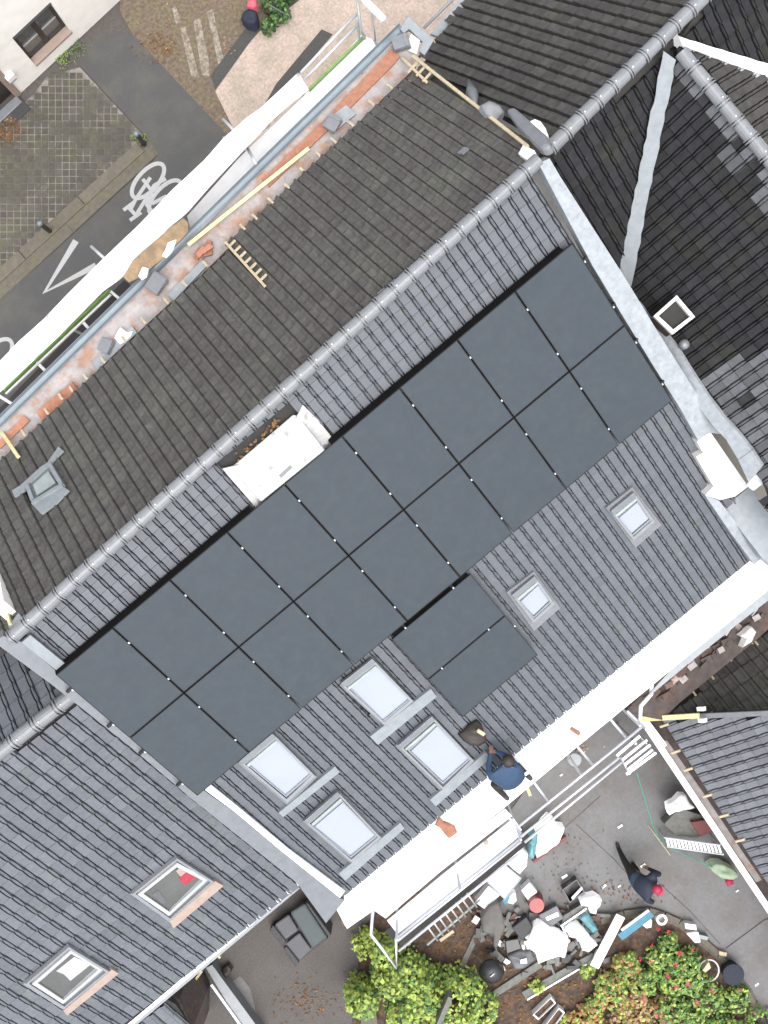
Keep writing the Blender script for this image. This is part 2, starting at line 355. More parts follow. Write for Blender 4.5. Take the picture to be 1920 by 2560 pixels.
def ridge_caps(parent, a, b, n=None, r=0.115, step=0.34, name='ridge_tile', lift=0.0):
    a = V(a); b = V(b); d = (b - a).normalized(); s = d.cross(UP).normalized(); u = s.cross(d).normalized(); N = n or max(1, round((b - a).length / step)); st = (b - a).length / N
    v = []; f = []; seg = 8
    rows = [(0.0, r * .72), (st * 0.07, r * .70), (st * 0.075, r * 1.12), (st * .135, r * 1.14), (st * .14, r * .66), (st * 0.205, r * .66), (st * .21, r * 1.14), (st * .27, r * 1.12), (st * .275, r), (st * 1.0, r * .97)]
    for t, q in rows:
        for k in range(seg + 1):
            an = math.pi * k / seg; v.append((t, -math.cos(an) * q, (math.sin(an) - 0.55) * q))
    for i in range(len(rows) - 1):
        for k in range(seg): f.append((i * (seg + 1) + k, (i + 1) * (seg + 1) + k, (i + 1) * (seg + 1) + k + 1, i * (seg + 1) + k + 1))
    me = bpy.data.meshes.new(name); me.from_pydata(v, [], f); me.materials.append(MATS['ridge']); me.polygons.foreach_set('use_smooth', [False] * len(me.polygons)); me.update()
    sc = MB().lathe((0, 0, 0), [(0.016, 0), (0.016, 0.012), (0.006, 0.018)], 8); ms = bpy.data.meshes.new('screw'); ms.from_pydata([tuple(q) for q in sc.v], [], sc.f); ms.materials.append(MATS['alu']); ms.update()
    rot = Matrix((d, s, u)).transposed().to_4x4()
    for i in range(N):
        o = bpy.data.objects.new(name, me); C.objects.link(o); o.parent = parent; m4 = rot @ Matrix.Rotation(R.uniform(-.012, .012), 4, 'Z'); m4.translation = a + d * st * i + u * lift - WL[parent.name] + UP * R.uniform(-.004, .004); o.matrix_basis = m4
        c = bpy.data.objects.new('screw', ms); C.objects.link(c); c.parent = o; c.location = (st * 0.33, R.uniform(-.02, .02), r * 0.44)
def deck(name, pl, poly_uv, parent, h=-0.06, th=0.12, mat='deck_dark'):
    return MB().prism([pl.pt(a, b, h) for a, b in poly_uv], pl.n * -th).build(name, mat, parent)


# ================================================================== SETTING
def structure(o): o['kind'] = 'structure'; return o
structure(MB().prism([V((-150, -150, -0.03)), V((160, -150, -0.03)), V((160, 150, -0.03)), V((-150, 150, -0.03))], (0, 0, -0.5)).build('ground', 'yard_brown'))
structure(slabz('road', [(245, 88), (332, 82), (600, 370), (760, 430), (560, 900), (-400, 1700), (-500, 1190), (0, 752), (367, 418), (397, 386), (376, 358), (325, 298), (203, 168)], 0.0, 0.02, 'asphalt'))
structure(slabz('footway', [(538, 228), (625, 105), (655, 73), (800, -40), (1400, -300), (1300, 200), (700, 520), (598, 352)], 0.004, 0.02, 'pink_paving'))
structure(slabz('verge_ground', [(301, 0), (330, -60), (900, -200), (655, 73), (625, 105), (538, 228), (598, 352), (575, 345), (330, 84), (300, 30)], 0.002, 0.02, 'leafy'))
structure(slabz('asphalt_strip', [(526, 189), (615, 69), (652, 72), (623, 108), (538, 224)], 0.010, 0.01, 'dark_ground'))
structure(slabz('dark_footway_strip', [(804, 73), (832, 86), (700, 240), (640, 300), (690, 210)], 0.012, 0.01, 'dark_ground'))  # darker strip laid over the footway
for p in ([(450, 70), (464, 66), (487, 150), (498, 195), (478, 190)], [(484, 52), (500, 45), (522, 150), (524, 190), (505, 188)], [(517, 30), (532, 22), (550, 110), (562, 160), (546, 160)], [(430, 20), (440, 16), (452, 55), (440, 60)]):
    structure(slabz('worn_marking', p, 0.008, 0.004, 'paint_worn'))
# paved yard with its joints, stones laid square to each other
pv = structure(slabz('paved_yard', [(118, 190), (200, 168), (322, 300), (368, 350), (-260, 925), (-260, 360), (20, 290), (84, 236)], -0.006, 0.02, 'joint'))
ypoly = [(126, 190), (198, 172), (316, 302), (352, 348), (0, 672), (-200, 850), (-200, 380), (24, 300), (90, 240)]
sp = 17.35; gx = RX.copy(); gx.z = 0; gx.normalize(); gy = V((-gx.y, gx.x, 0)); s_m = sp * 30 / F
pm = MB().box((0, 0, -0.02), (1, 0, 0), (0, 1, 0), UP, s_m * 0.88, s_m * 0.88, 0.04)
pme = bpy.data.meshes.new('paving_stone'); pme.from_pydata([tuple(q) for q in pm.v], [], pm.f); pme.materials.append(MATS['paver']); pme.update()
L = []
for i in range(-14, 24):
    for j in range(0, 60):
        x, y = 8 + i * sp, 172 + j * sp
        if inside((x, y), ypoly): L.append((0 if x > 0 else 1, math.hypot(x - 960, y - 1280), x, y))
L.sort(); rz = math.atan2(gx.y, gx.x)
for k, (_, _, x, y) in enumerate(L[:300]):
    o = bpy.data.objects.new('paving_stone', pme); C.objects.link(o); o.parent = pv; o.location = W(x, y, 0.004 + R.uniform(-.004, .004)) - WL[pv.name]; o.rotation_euler = (R.uniform(-.02, .02), R.uniform(-.02, .02), rz)
if L[300:]:
    mb = MB()
    for _, _, x, y in L[300:]: mb.box(W(x, y, -0.016 + R.uniform(-.004, .004)), gx, gy, UP, s_m * .9, s_m * .9, 0.04)
    mb.build('paving_stones', 'paver', pv, kind='stuff')
# kerb stones beside the road
kb = structure(slabz('kerb', [(-260, 912), (328, 374), (372, 352), (396, 386), (0, 752), (-260, 990)], 0.012, 0.03, 'kerb'))
def run(a, b, n, wd, h, name, mat, parent, z, gap=0.012):
    a = W(*a, z); b = W(*b, z)
    for i in range(n):
        p = a.lerp(b, i / n); q = a.lerp(b, (i + 1) / n); d = (q - p).normalized()
        MB().beam(p + d * gap, q - d * gap, wd, h).build(name, mat, parent, bevel=0.008)
run((-240, 906), (352, 366), 4, 0.27, 0.10, 'kerb_stone', 'kerb', kb, 0.055)
run((-240, 946), (380, 376), 3, 0.31, 0.04, 'gutter_slab', 'kerb', kb, 0.026)
# road markings
def stroke(mb, pts, wd, z=0.006, closed=False):
    P = [W(x, y, z) for x, y in pts]; n = len(P); k = n if closed else n - 1; lf = []; rt = []
    for i in range(n):
        a = P[(i - 1) % n] if (closed or i) else P[i]; b = P[(i + 1) % n] if (closed or i < n - 1) else P[i]; d = (b - a).normalized(); s = V((-d.y, d.x, 0)) * wd / 2; lf.append(P[i] + s); rt.append(P[i] - s)
    for i in range(k): j = (i + 1) % n; mb.face([rt[i], rt[j], lf[j], lf[i]])
    return mb
def ell(cx, cy, a, b, ang, n=26, t0=0, t1=2 * math.pi):
    c, s = math.cos(ang), math.sin(ang); return [(cx + a * math.cos(t) * c - b * math.sin(t) * s, cy + a * math.cos(t) * s + b * math.sin(t) * c) for t in [t0 + (t1 - t0) * i / n for i in range(n + 1)]]
def Z0(pts): return [(x * .3858, y * .3858) for x, y in pts]
bk = MB(); an = math.radians(-48)
stroke(bk, ell(370, 452, 54, 25, an)[:-1], 0.095, closed=True); stroke(bk, ell(413, 494, 54, 25, an)[:-1], 0.095, closed=True)
for i, q in enumerate((Z0([(800, 1362), (866, 1312)]), Z0([(828, 1338), (885, 1400)]), Z0([(842, 1428), (915, 1376)]), Z0([(880, 1396), (1000, 1200), (1075, 1158)]), Z0([(925, 1160), (985, 1240), (950, 1330), (1000, 1380)]), Z0([(975, 1150), (880, 1290), (850, 1350)]), Z0([(985, 1320), (1080, 1270)]))):
    stroke(bk, q, 0.085, 0.0065 + i * 0.0005)
structure(bk.build('road_marking', 'paint'))
bk = MB(); stroke(bk, [(190, 602), (112, 730), (240, 664)], 0.15); structure(bk.build('road_marking', 'paint'))
structure(stroke(MB(), ell(-12, 893, 56, 27, an)[:-1], 0.095, closed=True).build('road_marking', 'paint'))
# yards behind
structure(slabz('rear_yard', [(1240, 2080), (1420, 1820), (2100, 1500), (2300, 2500), (2000, 2700), (1870, 2470), (1800, 2385), (1700, 2305), (1620, 2278), (1480, 2300), (1330, 2330), (1180, 2250)], 0.0, 0.02, 'yard'))
structure(slabz('yard_slab', [(1815, 2372), (1912, 2300), (2100, 2250), (2100, 2650), (1960, 2640), (1870, 2470)], 0.03, 0.05, 'yard'))
structure(slabz('side_yard', [(430, 2300), (780, 2120), (905, 2310), (930, 2480), (880, 2700), (300, 2900), (400, 2500)], 0.0, 0.02, 'yard_brown'))
structure(slabz('puddle_patch', [(560, 2470), (600, 2440), (625, 2470), (640, 2530), (650, 2570), (620, 2580), (590, 2520)], 0.004, 0.01, 'yard'))
structure(slabz('garden_soil', [(1180, 2240), (1330, 2325), (1480, 2292), (1620, 2272), (1700, 2300), (1800, 2380), (1870, 2466), (2000, 2700), (860, 2750), (905, 2320), (1000, 2230)], 0.012, 0.04, 'soil'))
gk = structure(slabz('garden_kerb', [(1500, 2296), (1625, 2266), (1702, 2295), (1805, 2378), (1878, 2470), (1990, 2680), (1965, 2690), (1860, 2485), (1790, 2396), (1695, 2318), (1622, 2288), (1505, 2312)], 0.03, 0.06, 'kerb'))
cc = [(1502, 2304), (1560, 2284), (1622, 2276), (1662, 2288), (1700, 2306), (1750, 2344), (1798, 2387), (1836, 2432), (1868, 2478), (1905, 2545), (1950, 2625)]
for i in range(len(cc) - 1):
    p, q = W(*cc[i], 0.10), W(*cc[i + 1], 0.10); d = (q - p).normalized(); MB().beam(p + d * .008, q - d * .008, 0.13, 0.10).build('edging_stone', 'kerb', gk, bevel=0.008)

# ================================================================== THE HOUSE WITH THE SOLAR ROOF
PITCH = math.radians(31.185)
PP = Plane((0, 0, 10.01357), (1, 0, 0), (0, -math.cos(PITCH), -math.sin(PITCH)))      # face of the solar panels
TP = PP.off(-0.23)                                                                      # tile surface below it
RL = PP.at(22, 1598, -0.10); RR = PP.at(1348, 396, -0.10)
rd = (RR - RL).normalized()
FP = roof_plane(RL - UP * 0.06, rd, (0, 1, 0), 45)
house = thing('house', 'terraced house with black solar panels on its grey tiled rear roof and brown front roof', 'house', W(960, 1280, 0))
eL, eR = TP.at(862, 2228), TP.at(1882, 1405)
ev = (TP.uv(eL)[1] + TP.uv(eR)[1]) / 2
ul = TP.uv(TP.at(110, 1620))[0] - 0.15; ur = TP.uv(TP.at(1800, 1250))[0]; ur = 10.42
rv_l = TP.uv(RL)[1]; rv_r = TP.uv(RR)[1]
fL, fR = FP.at(0, 1153), FP.at(1016, 185)
fe_l, fe_r = FP.uv(fL), FP.uv(fR)
# walls
z0 = 0.0
def flat(p, z): return V((p.x, p.y, z))
wl = MB(); c_r = TP.pt(ul, ev - .35); d_r = TP.pt(ur, ev - .35); a_f = FP.pt(fe_l[0] - .6, fe_l[1] - .35); b_f = FP.pt(fe_r[0], fe_r[1] - .35)
wl.prism([flat(c_r, 5.55), flat(d_r, 5.55), flat(b_f, 5.55), flat(a_f, 5.55)], (0, 0, -5.58))
wl.prism([flat(a_f, 7.15), flat(b_f, 7.15), flat(b_f - V((0, .4, 0)), 7.15), flat(a_f - V((0, .4, 0)), 7.15)], (0, 0, -1.6))
wl.build('wall', 'cream_wall', house)
for x in (ul + .1, ur - .1):                                                            # gable triangles
    p = [TP.pt(x, ev - .35, -.2), TP.pt(x, rv_r + .1, -.3), V((x, a_f.y, 7.1)), V((x, a_f.y, 5.5)), V((x, c_r.y, 5.5))]
    MB().prism([q + V((.1, 0, 0)) for q in p], (-.2, 0, 0)).build('gable_wall', 'cream_wall', house)
# rear roof
rr_ = deck('rear_roof', TP, [(ul, rv_l), (ur, rv_r), (ur, ev - .05), (ul, ev - .05)], house)
def U(pxs, pl=TP): return [pl.uv(pl.at(x, y)) for x, y in pxs]
win = {  # outer, glass, apron
 'a': ([(849, 1714), (934, 1648), (1038, 1756), (964, 1818)], [(873, 1716), (939, 1661), (1023, 1748), (957, 1802)], [(925, 1842), (1077, 1722), (1092, 1742), (945, 1862)]),
 'b': ([(595, 1908), (685, 1835), (793, 1943), (720, 2014)], [(621, 1910), (689, 1847), (776, 1935), (714, 1987)], [(697, 2032), (838, 1916), (849, 1931), (708, 2043)]),
 'c': ([(757, 2053), (845, 1975), (959, 2097), (882, 2163)], [(785, 2068), (857, 2007), (938, 2090), (876, 2140)], [(847, 2184), (1001, 2057), (1011, 2072), (863, 2202)]),
 'd': ([(988, 1865), (1080, 1788), (1190, 1905), (1110, 1985)], [(1028, 1878), (1094, 1815), (1172, 1897), (1107, 1953)], [(1075, 2000), (1215, 1880), (1226, 1895), (1090, 2016)]),
 'e': ([(1267, 1481), (1335, 1429), (1401, 1520), (1335, 1578)], [(1301, 1505), (1347, 1462), (1373, 1501), (1334, 1538)], None),
 'f': ([(1515, 1270), (1581, 1218), (1654, 1312), (1589, 1370)], [(1546, 1297), (1596, 1254), (1621, 1297), (1579, 1333)], None)}
holes = [[(0.25, .28), (10.2, .28), (10.2, 3.2), (0.25, 3.2)], [(4.45, 3.8), (5.7, 3.8), (5.7, 5.6), (4.45, 5.6)], U([(552, 1130), (700, 1005), (742, 1035), (850, 1105), (640, 1275), (556, 1172)])]
def inset(uv, m_):
    cu, cv = sum(p[0] for p in uv) / len(uv), sum(p[1] for p in uv) / len(uv)
    return [(a + (cu - a) * m_ / max(.01, math.hypot(cu - a, cv - b)), b + (cv - b) * m_ / max(.01, math.hypot(cu - a, cv - b))) for a, b in uv]
for k, (o_, g_, a_) in win.items(): holes.append(inset(U(o_), .15))
holes.append([(4.3, 3.1), (5.85, 3.1), (5.85, 3.75), (4.3, 3.75)])
tiles(rr_, 'grey_roof_tile', TP, [(ul + .12, rv_l + .06), (ur, rv_r + .02), (ur, ev), (ul + .12, ev)], holes, 0.2065, 0.222, 'roll', 'tile_grey', u0=ul + .13, d0=ev - 40 * .222)
for k, (o_, g_, a_) in win.items():
    big = a_ is not None
    rw = MB().prism([TP.at(x, y, .062) for x, y in o_], TP.n * -.12).build('roof_window', 'lead' if not big else 'zinc', house)
    cen = (sum(p[0] for p in o_) / 4, sum(p[1] for p in o_) / 4)
    f_out = [(g[0] + (o[0] - g[0]) * (.72 if big else .5), g[1] + (o[1] - g[1]) * (.72 if big else .5)) for o, g in zip(o_, g_)]
    pts = [TP.at(x, y, .125) for x, y in f_out]
    fr, inn = frame('window_frame', pts, 0.055, 0.08, TP.n, 'window_frame', rw)
    frame('inner_sash', [TP.at(x, y, .11) for x, y in [(g[0] + (o[0] - g[0]) * .22, g[1] + (o[1] - g[1]) * .22) for o, g in zip(o_, g_)]], 0.03, 0.06, TP.n, 'zinc_light', rw)
    MB().prism([TP.at(x, y, .085) for x, y in g_], TP.n * -.03).build('pane', 'blind_glass', rw)
    t0, t1 = TP.at(*f_out[0], .14), TP.at(*f_out[1], .14)
    MB().beam(t0, t1, 0.10, 0.06, TP.n).build('top_cover', 'zinc', rw, bevel=.006)
    d_ = TP.d * (0.13 if big else 0.10)
    MB().beam(t0 + d_ + (t1 - t0) * .06, t1 + d_ - (t1 - t0) * .06, 0.05, 0.05, TP.n).build('shutter_slot', 'steel_grey', rw)
    if big: slab('apron', a_, TP, .085, .07, 'zinc_light', rw)
# parapet cappings at both gables
def along(name, pxs, mat, h, th=.2, pl=TP, par=house): return slab(name, pxs, pl, h, th, mat, par)
along('verge_capping', [(-14, 1606), (8, 1590), (56, 1606), (146, 1682), (340, 1850), (512, 1978), (590, 2033), (700, 2126), (850, 2246), (862, 2250), (815, 2308), (742, 2207), (480, 1998), (320, 1862), (130, 1712)], 'zinc', .085)
along('verge_strip', [(54, 1606), (76, 1588), (164, 1660), (146, 1680)], 'zinc_light', .12, .06)
along('verge_strip', [(513, 1975), (527, 1963), (600, 2022), (720, 2122), (862, 2228), (850, 2245), (700, 2125), (590, 2032)], 'alu_white', .12, .06)
rvp = [(1346, 408), (1374, 396), (1400, 440), (1480, 566), (1560, 690), (1640, 822), (1700, 918), (1765, 1020), (1800, 1085), (1776, 1082), (1745, 1100), (1700, 1020), (1640, 925), (1560, 795), (1480, 662), (1405, 520)]
along('verge_capping', rvp, 'verge_white', .17, .22)
along('verge_capping', [(1742, 1104), (1776, 1080), (1871, 1217), (1838, 1241), (1800, 1250), (1763, 1238), (1784, 1216), (1740, 1142), (1758, 1132)], 'white_render', .17, .25)
along('verge_capping', [(1762, 1238), (1797, 1251), (1850, 1318), (1905, 1394), (1886, 1412), (1836, 1345)], 'verge_white', .17, .22)
# chimney
cz = 10.20
ch = thing('chimney', 'low white rendered chimney with flat cap just below the ridge', 'chimney', flat(TP.at(700, 1150), TP.at(700, 1150).z))
slabz('chimney_cap', [(575, 1169), (604, 1146), (733, 1036), (745, 1040), (812, 1124), (652, 1254)], cz, .10, 'cap_render', ch, bevel=.02)
slabz('chimney_stack', [(590, 1172), (735, 1052), (798, 1124), (652, 1240)], cz - .10, 1.0, 'white_render', ch)
sk = MB(); rk = random.Random(3)
oo = [(556, 1172), (640, 1270), (740, 1190), (838, 1104), (815, 1075), (795, 1050), (757, 1012)]
for i in range(len(oo) - 1):
    a, b = oo[i], oo[i + 1]
    for t in range(4):
        p0 = (a[0] + (b[0] - a[0]) * t / 4, a[1] + (b[1] - a[1]) * t / 4); p1 = (a[0] + (b[0] - a[0]) * (t + 1) / 4, a[1] + (b[1] - a[1]) * (t + 1) / 4)
        c0 = (p0[0] + (695 - p0[0]) * .28, p0[1] + (1140 - p0[1]) * .28); c1 = (p1[0] + (695 - p1[0]) * .28, p1[1] + (1140 - p1[1]) * .28); h = rk.uniform(.015, .03)
        sk.prism([TP.at(*p0, h), TP.at(*p1, h), TP.at(*c1, h + .07), TP.at(*c0, h + .07)], TP.n * -.03)
sk.build('chimney_flashing', 'cap_render', ch)
MB().beam(W(700, 1192, cz + .012), W(728, 1166, cz + .012), .05, .02).build('cap_slot', 'lead', ch)
lf = MB()
for _ in range(30):
    t = R.random(); x = 590 + 110 * t + R.uniform(-8, 8); y = 1148 - 95 * t + R.uniform(-10, 10); p = TP.at(x, y, .0); a = R.uniform(0, 6); s = .035
    lf.face([p + V((math.cos(a + k * 1.57) * s * (1 if k % 2 else .6), math.sin(a + k * 1.57) * s * (1 if k % 2 else .6), R.uniform(0, .03))) for k in range(4)])
lf.build('leaf_litter', 'leaf_fallen', kind='stuff'); tag(bpy.data.objects['leaf_litter'], 'brown leaf litter lying in the slot between ridge and chimney', 'leaves')
# ridge
ridge_caps(house, RL - UP * .005, RR - UP * .005, n=33)
# front roof
fpoly = [(FP.uv(RL)[0] - 1.2, .05), (FP.uv(RR)[0] + .12, .05), (fe_r[0] + .32, fe_r[1]), (fe_l[0] - 1.6, fe_l[1] - (fe_r[1] - fe_l[1]) / (fe_r[0] - fe_l[0]) * 1.6)]
fr_ = deck('front_roof', FP, fpoly, house)
vent_hole = U([(70, 1220), (122, 1160), (152, 1212), (90, 1258)], FP)
tiles(fr_, 'brown_roof_tile', FP, fpoly, [vent_hole], 0.21, 0.235, 's', 'tile_brown', d0=fe_l[1] - 30 * .235)
# eave of the front roof: masonry crown, boards, batten ends, gutter
ez = 7.42
slabz('wall_crown', [(-60, 1130), (0, 1068), (120, 950), (240, 832), (380, 694), (520, 552), (660, 420), (820, 268), (996, 96), (1010, 110), (1040, 165), (1016, 190), (830, 370), (640, 552), (500, 690), (400, 780), (240, 930), (120, 1045), (0, 1160), (-60, 1210)], ez - .06, .3, 'mortar', house)
for ib, (pts, mt_) in enumerate((([(655, 448), (820, 290), (978, 122), (1000, 140), (985, 160), (830, 315), (672, 468)], 'brick_orange'), ([(0, 1100), (60, 1040), (74, 1052), (0, 1122)], 'brick_orange'), ([(90, 1030), (180, 955), (196, 975), (105, 1052)], 'brick_orange'), ([(230, 905), (330, 815), (342, 832), (244, 925)], 'zinc_light'), ([(420, 735), (505, 650), (518, 664), (434, 752)], 'zinc_light'), ([(815, 300), (865, 262), (890, 285), (845, 322)], 'zinc_light'))):
    slabz('eave_board', pts, ez + .005 * ib, .05, mt_, house)
MB().beam(W(470, 612, ez + .10), W(772, 370, ez + .10), .065, .05).build('eave_batten', 'wood_yellow', house)
for x, y in ((972, 214), (926, 255), (875, 307), (832, 349), (794, 384), (755, 424), (715, 463), (675, 500), (635, 540), (605, 566), (511, 657), (459, 706), (413, 750), (357, 800), (307, 846), (255, 898), (211, 939), (177, 972), (149, 989), (114, 1026), (56, 1080)):
    p = FP.at(x, y, .05); MB().beam(p - FP.d * .09, p + FP.d * (.09 + R.uniform(-.02, .02)), .042, .04, FP.n).build('batten_end', 'wood_cream', house)
# gutter: half round channel
g0, g1 = W(-40, 1092, ez), W(1006, 66, ez); gd = (g1 - g0).normalized(); gs = gd.cross(UP).normalized(); mb = MB()
for k in range(7):
    a0, a1 = math.pi * k / 7, math.pi * (k + 1) / 7
    for (ra, rb) in ((.085, .078),):
        q = [(-math.cos(a) * r_, -math.sin(a) * r_) for a in (a0, a1) for r_ in (ra, rb)]
        pp = lambda e, c: e + gs * c[0] + UP * c[1]
        mb.hexa([pp(g0, q[0]), pp(g1, q[0]), pp(g1, q[1]), pp(g0, q[1]), pp(g0, q[2]), pp(g1, q[2]), pp(g1, q[3]), pp(g0, q[3])])
mb.build('gutter', 'zinc_blue', house)
slabz('eave_return', [(1000, 72), (1020, 38), (1085, 100), (1062, 138), (1048, 128), (1056, 104), (1022, 72), (1010, 84)], ez + .02, .12, 'zinc_light', house, bevel=.01)
slabz('eave_return_sheet', [(1028, 84), (1050, 100), (1042, 136), (1012, 122)], ez - .02, .05, 'white_render', house)
# loose battens on the front roof
def stick(mb, a, b, wd=.035, h=.05, pl=FP, th=.03): return mb.beam(pl.at(*a, h + th), pl.at(*b, h + th), wd, th, pl.n)
t = thing('batten_ladder', 'pale wooden batten with seven short rungs lying on the brown roof by the eave', 'batten', FP.at(612, 660, .05))
stick(MB(), (562, 604), (661, 714), .045).build('rail', 'wood_cream', t)
for i in range(7):
    x, y = 572 + i * 13.0, 614 + i * 14.2; stick(MB(), (x, y), (x + 15, y - 15), .035, .055).build('rung', 'wood_cream', t)
t = thing('batten_ladder', 'pale batten lattice in the corner where front gutter meets the neighbouring roof', 'batten', FP.at(1035, 170, .05))
stick(MB(), (1004, 143), (1066, 204), .045).build('rail', 'wood_cream', t)
for i, (x, y) in enumerate(((1018, 180), (1040, 188), (1056, 202))): stick(MB(), (x, y), (x + 24, y - 26), .035, .06).build('rung', 'wood_cream', t)
t = stick(MB(), (1030, 138), (1318, 364), .05, .06, th=.045).build('verge_batten', 'wood_cream'); tag(t, 'long pale batten along the verge between the brown roof and the neighbouring roof', 'batten')
t = stick(MB(), (-10, 1060), (44, 1141), .06, .06, th=.045).build('verge_batten', 'wood_yellow'); tag(t, 'short yellow batten at the lower end of the brown roof beside the gutter', 'batten')
t = stick(MB(), (-6, 1470), (24, 1560), .05, .06, th=.045).build('verge_batten', 'wood_yellow'); tag(t, 'yellow batten end beside the ridge at the far verge of the brown roof', 'batten')
# old steel roof hatch
t = MB().prism([FP.at(x, y, .05) for x, y in [(64, 1215), (122, 1158), (154, 1212), (84, 1262)]], FP.n * -.12).build('roof_hatch', 'zinc', house)
slab('hatch_skirt', [(30, 1226), (52, 1212), (100, 1168), (118, 1156), (146, 1116), (157, 1126), (133, 1150), (126, 1160), (66, 1214), (60, 1226), (36, 1242)], FP, .075, .04, 'zinc_light', t)
slab('hatch_side', [(62, 1214), (70, 1208), (84, 1246), (76, 1252)], FP, .11, .08, 'zinc_light', t)
slab('hatch_side', [(118, 1160), (126, 1156), (158, 1210), (150, 1216)], FP, .11, .08, 'zinc_light', t)
slab('hatch_pane', [(82, 1212), (120, 1178), (138, 1206), (92, 1238)], FP, .085, .02, 'steel_grey', t)
slab('hatch_apron', [(78, 1258), (150, 1212), (170, 1224), (140, 1256), (102, 1284)], FP, .09, .05, 'zinc_light', t)
MB().beam(FP.at(78, 1256, .13), FP.at(154, 1210, .13), .07, .05, FP.n).build('hatch_handle_bar', 'zinc_light', t)
slab('mortar_patch', [(20, 1566), (46, 1532), (54, 1542), (50, 1556), (24, 1574)], FP, .07, .08, 'zinc_light', house)
slab('mortar_patch', [(1296, 384), (1308, 362), (1336, 376), (1316, 398)], FP, .09, .1, 'alu_white', house)

# ================================================================== SOLAR PANELS
PW, PH = 1.134, 1.722
def panel_meshes(w, h, tagn):
    fm = MB(); b = .014
    for (c, a, q) in (((w / 2, b / 2), w, b), ((w / 2, h - b / 2), w, b), ((b / 2, h / 2), b, h - 2 * b), ((w - b / 2, h / 2), b, h - 2 * b)):
        fm.box((c[0], c[1], -.0175), (1, 0, 0), (0, 1, 0), UP, a, q, .035)
    gm = MB().box((w / 2, h / 2, -.006), (1, 0, 0), (0, 1, 0), UP, w - 2 * b, h - 2 * b, .008)
    r = []
    for n_, x, mt_ in (('frame', fm, 'panel_frame'), ('glass', gm, 'panel_glass')):
        me = bpy.data.meshes.new(n_); me.from_pydata([tuple(q) for q in x.v], [], x.f); me.materials.append(MATS[mt_]); me.update(); r.append((n_, me))
    return r
cm = MB().box((0, 0, .0), (1, 0, 0), (0, 1, 0), UP, .022, .036, .01); cme = bpy.data.meshes.new('clamp'); cme.from_pydata([tuple(q) for q in cm.v], [], cm.f); cme.materials.append(MATS['alu']); cme.update()
prot = Matrix((PP.u, PP.d, PP.u.cross(PP.d))).transposed()
if prot.col[2].z < 0: prot = Matrix((PP.u, PP.d, -PP.u.cross(PP.d))).transposed()
def panel(u, v, meshes, clamps, label, group):
    e = bpy.data.objects.new('solar_panel', None); C.objects.link(e); m4 = prot.to_4x4(); m4.translation = PP.pt(u, v, R.uniform(-.003, .003)); e.matrix_world = m4; e.empty_display_size = .2
    tag(e, label, 'solar panel', group)
    for n_, me in meshes: o = bpy.data.objects.new(n_, me); C.objects.link(o); o.parent = e
    for x, y in clamps: o = bpy.data.objects.new('clamp', cme); C.objects.link(o); o.parent = e; o.location = (x, y, .004)
pmv = panel_meshes(PW, PH, 'v'); pml = panel_meshes(PH, PW, 'l'); ST = PW + .02
for r_ in range(2):
    for i in range(9):
        cl = [(PW + .01, .38), (PW + .01, 1.34)] if i < 8 else [(PW + .012, .38), (PW + .012, 1.34)]
        if i == 0: cl += [(-.01, .38), (-.01, 1.34)]
        panel(i * ST, r_ * (PH + .02) , pmv, cl, ('solar panel in the row beside the ridge, %s from the white verge' if r_ == 0 else 'solar panel in the second row below the ridge, %s from the white verge') % ['ninth and last', 'eighth', 'seventh', 'sixth', 'fifth', 'fourth', 'third', 'second', 'first'][i], ('solar panels in the upper row' if r_ == 0 else 'solar panels in the second row'))
panel(4.205, 3.555, pml, [(.3, -.012), (1.35, -.012), (.3, PW + .01), (1.35, PW + .01)], 'sideways solar panel directly below the two long rows', None)
panel(4.205, 3.555 + ST, pml, [(PH + .012, .3)], 'lowest solar panel, laid sideways nearest the eave', None)
def rail(v, u0, u1, label):
    o = MB().beam(PP.pt(u0, v, -.045), PP.pt(u1, v, -.045), .045, .045, PP.n).build('mounting_rail', 'panel_frame'); tag(o, label, 'rail', 'rails under the panels')
for v, q in ((.38, 'upper rail under the panel row beside the ridge'), (1.34, 'lower rail under the panel row beside the ridge'), (PH + .02 + .38, 'upper rail under the second panel row'), (PH + .02 + 1.34, 'lower rail under the second panel row')): rail(v, -.12, 9 * ST + .06, 'black mounting ' + q)
for u, q in ((4.5, 'on the grey verge side'), (5.55, 'on the white verge side')):
    o = MB().beam(PP.pt(u, 3.42, -.045), PP.pt(u, 5.9, -.045), .045, .045, PP.n).build('mounting_rail', 'panel_frame'); tag(o, 'black mounting rail down the roof under the sideways panels ' + q, 'rail', 'rails under the sideways panels')

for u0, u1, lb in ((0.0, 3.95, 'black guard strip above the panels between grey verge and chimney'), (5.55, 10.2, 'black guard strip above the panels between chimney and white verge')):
    o = MB().hexa([PP.pt(u0, -.012, -.21), PP.pt(u1, -.012, -.21), PP.pt(u1, .0, -.21), PP.pt(u0, .0, -.21), PP.pt(u0, -.012, -.004), PP.pt(u1, -.012, -.004), PP.pt(u1, .0, -.004), PP.pt(u0, .0, -.004)]).build('edge_guard', 'guard'); tag(o, lb, 'guard strip')
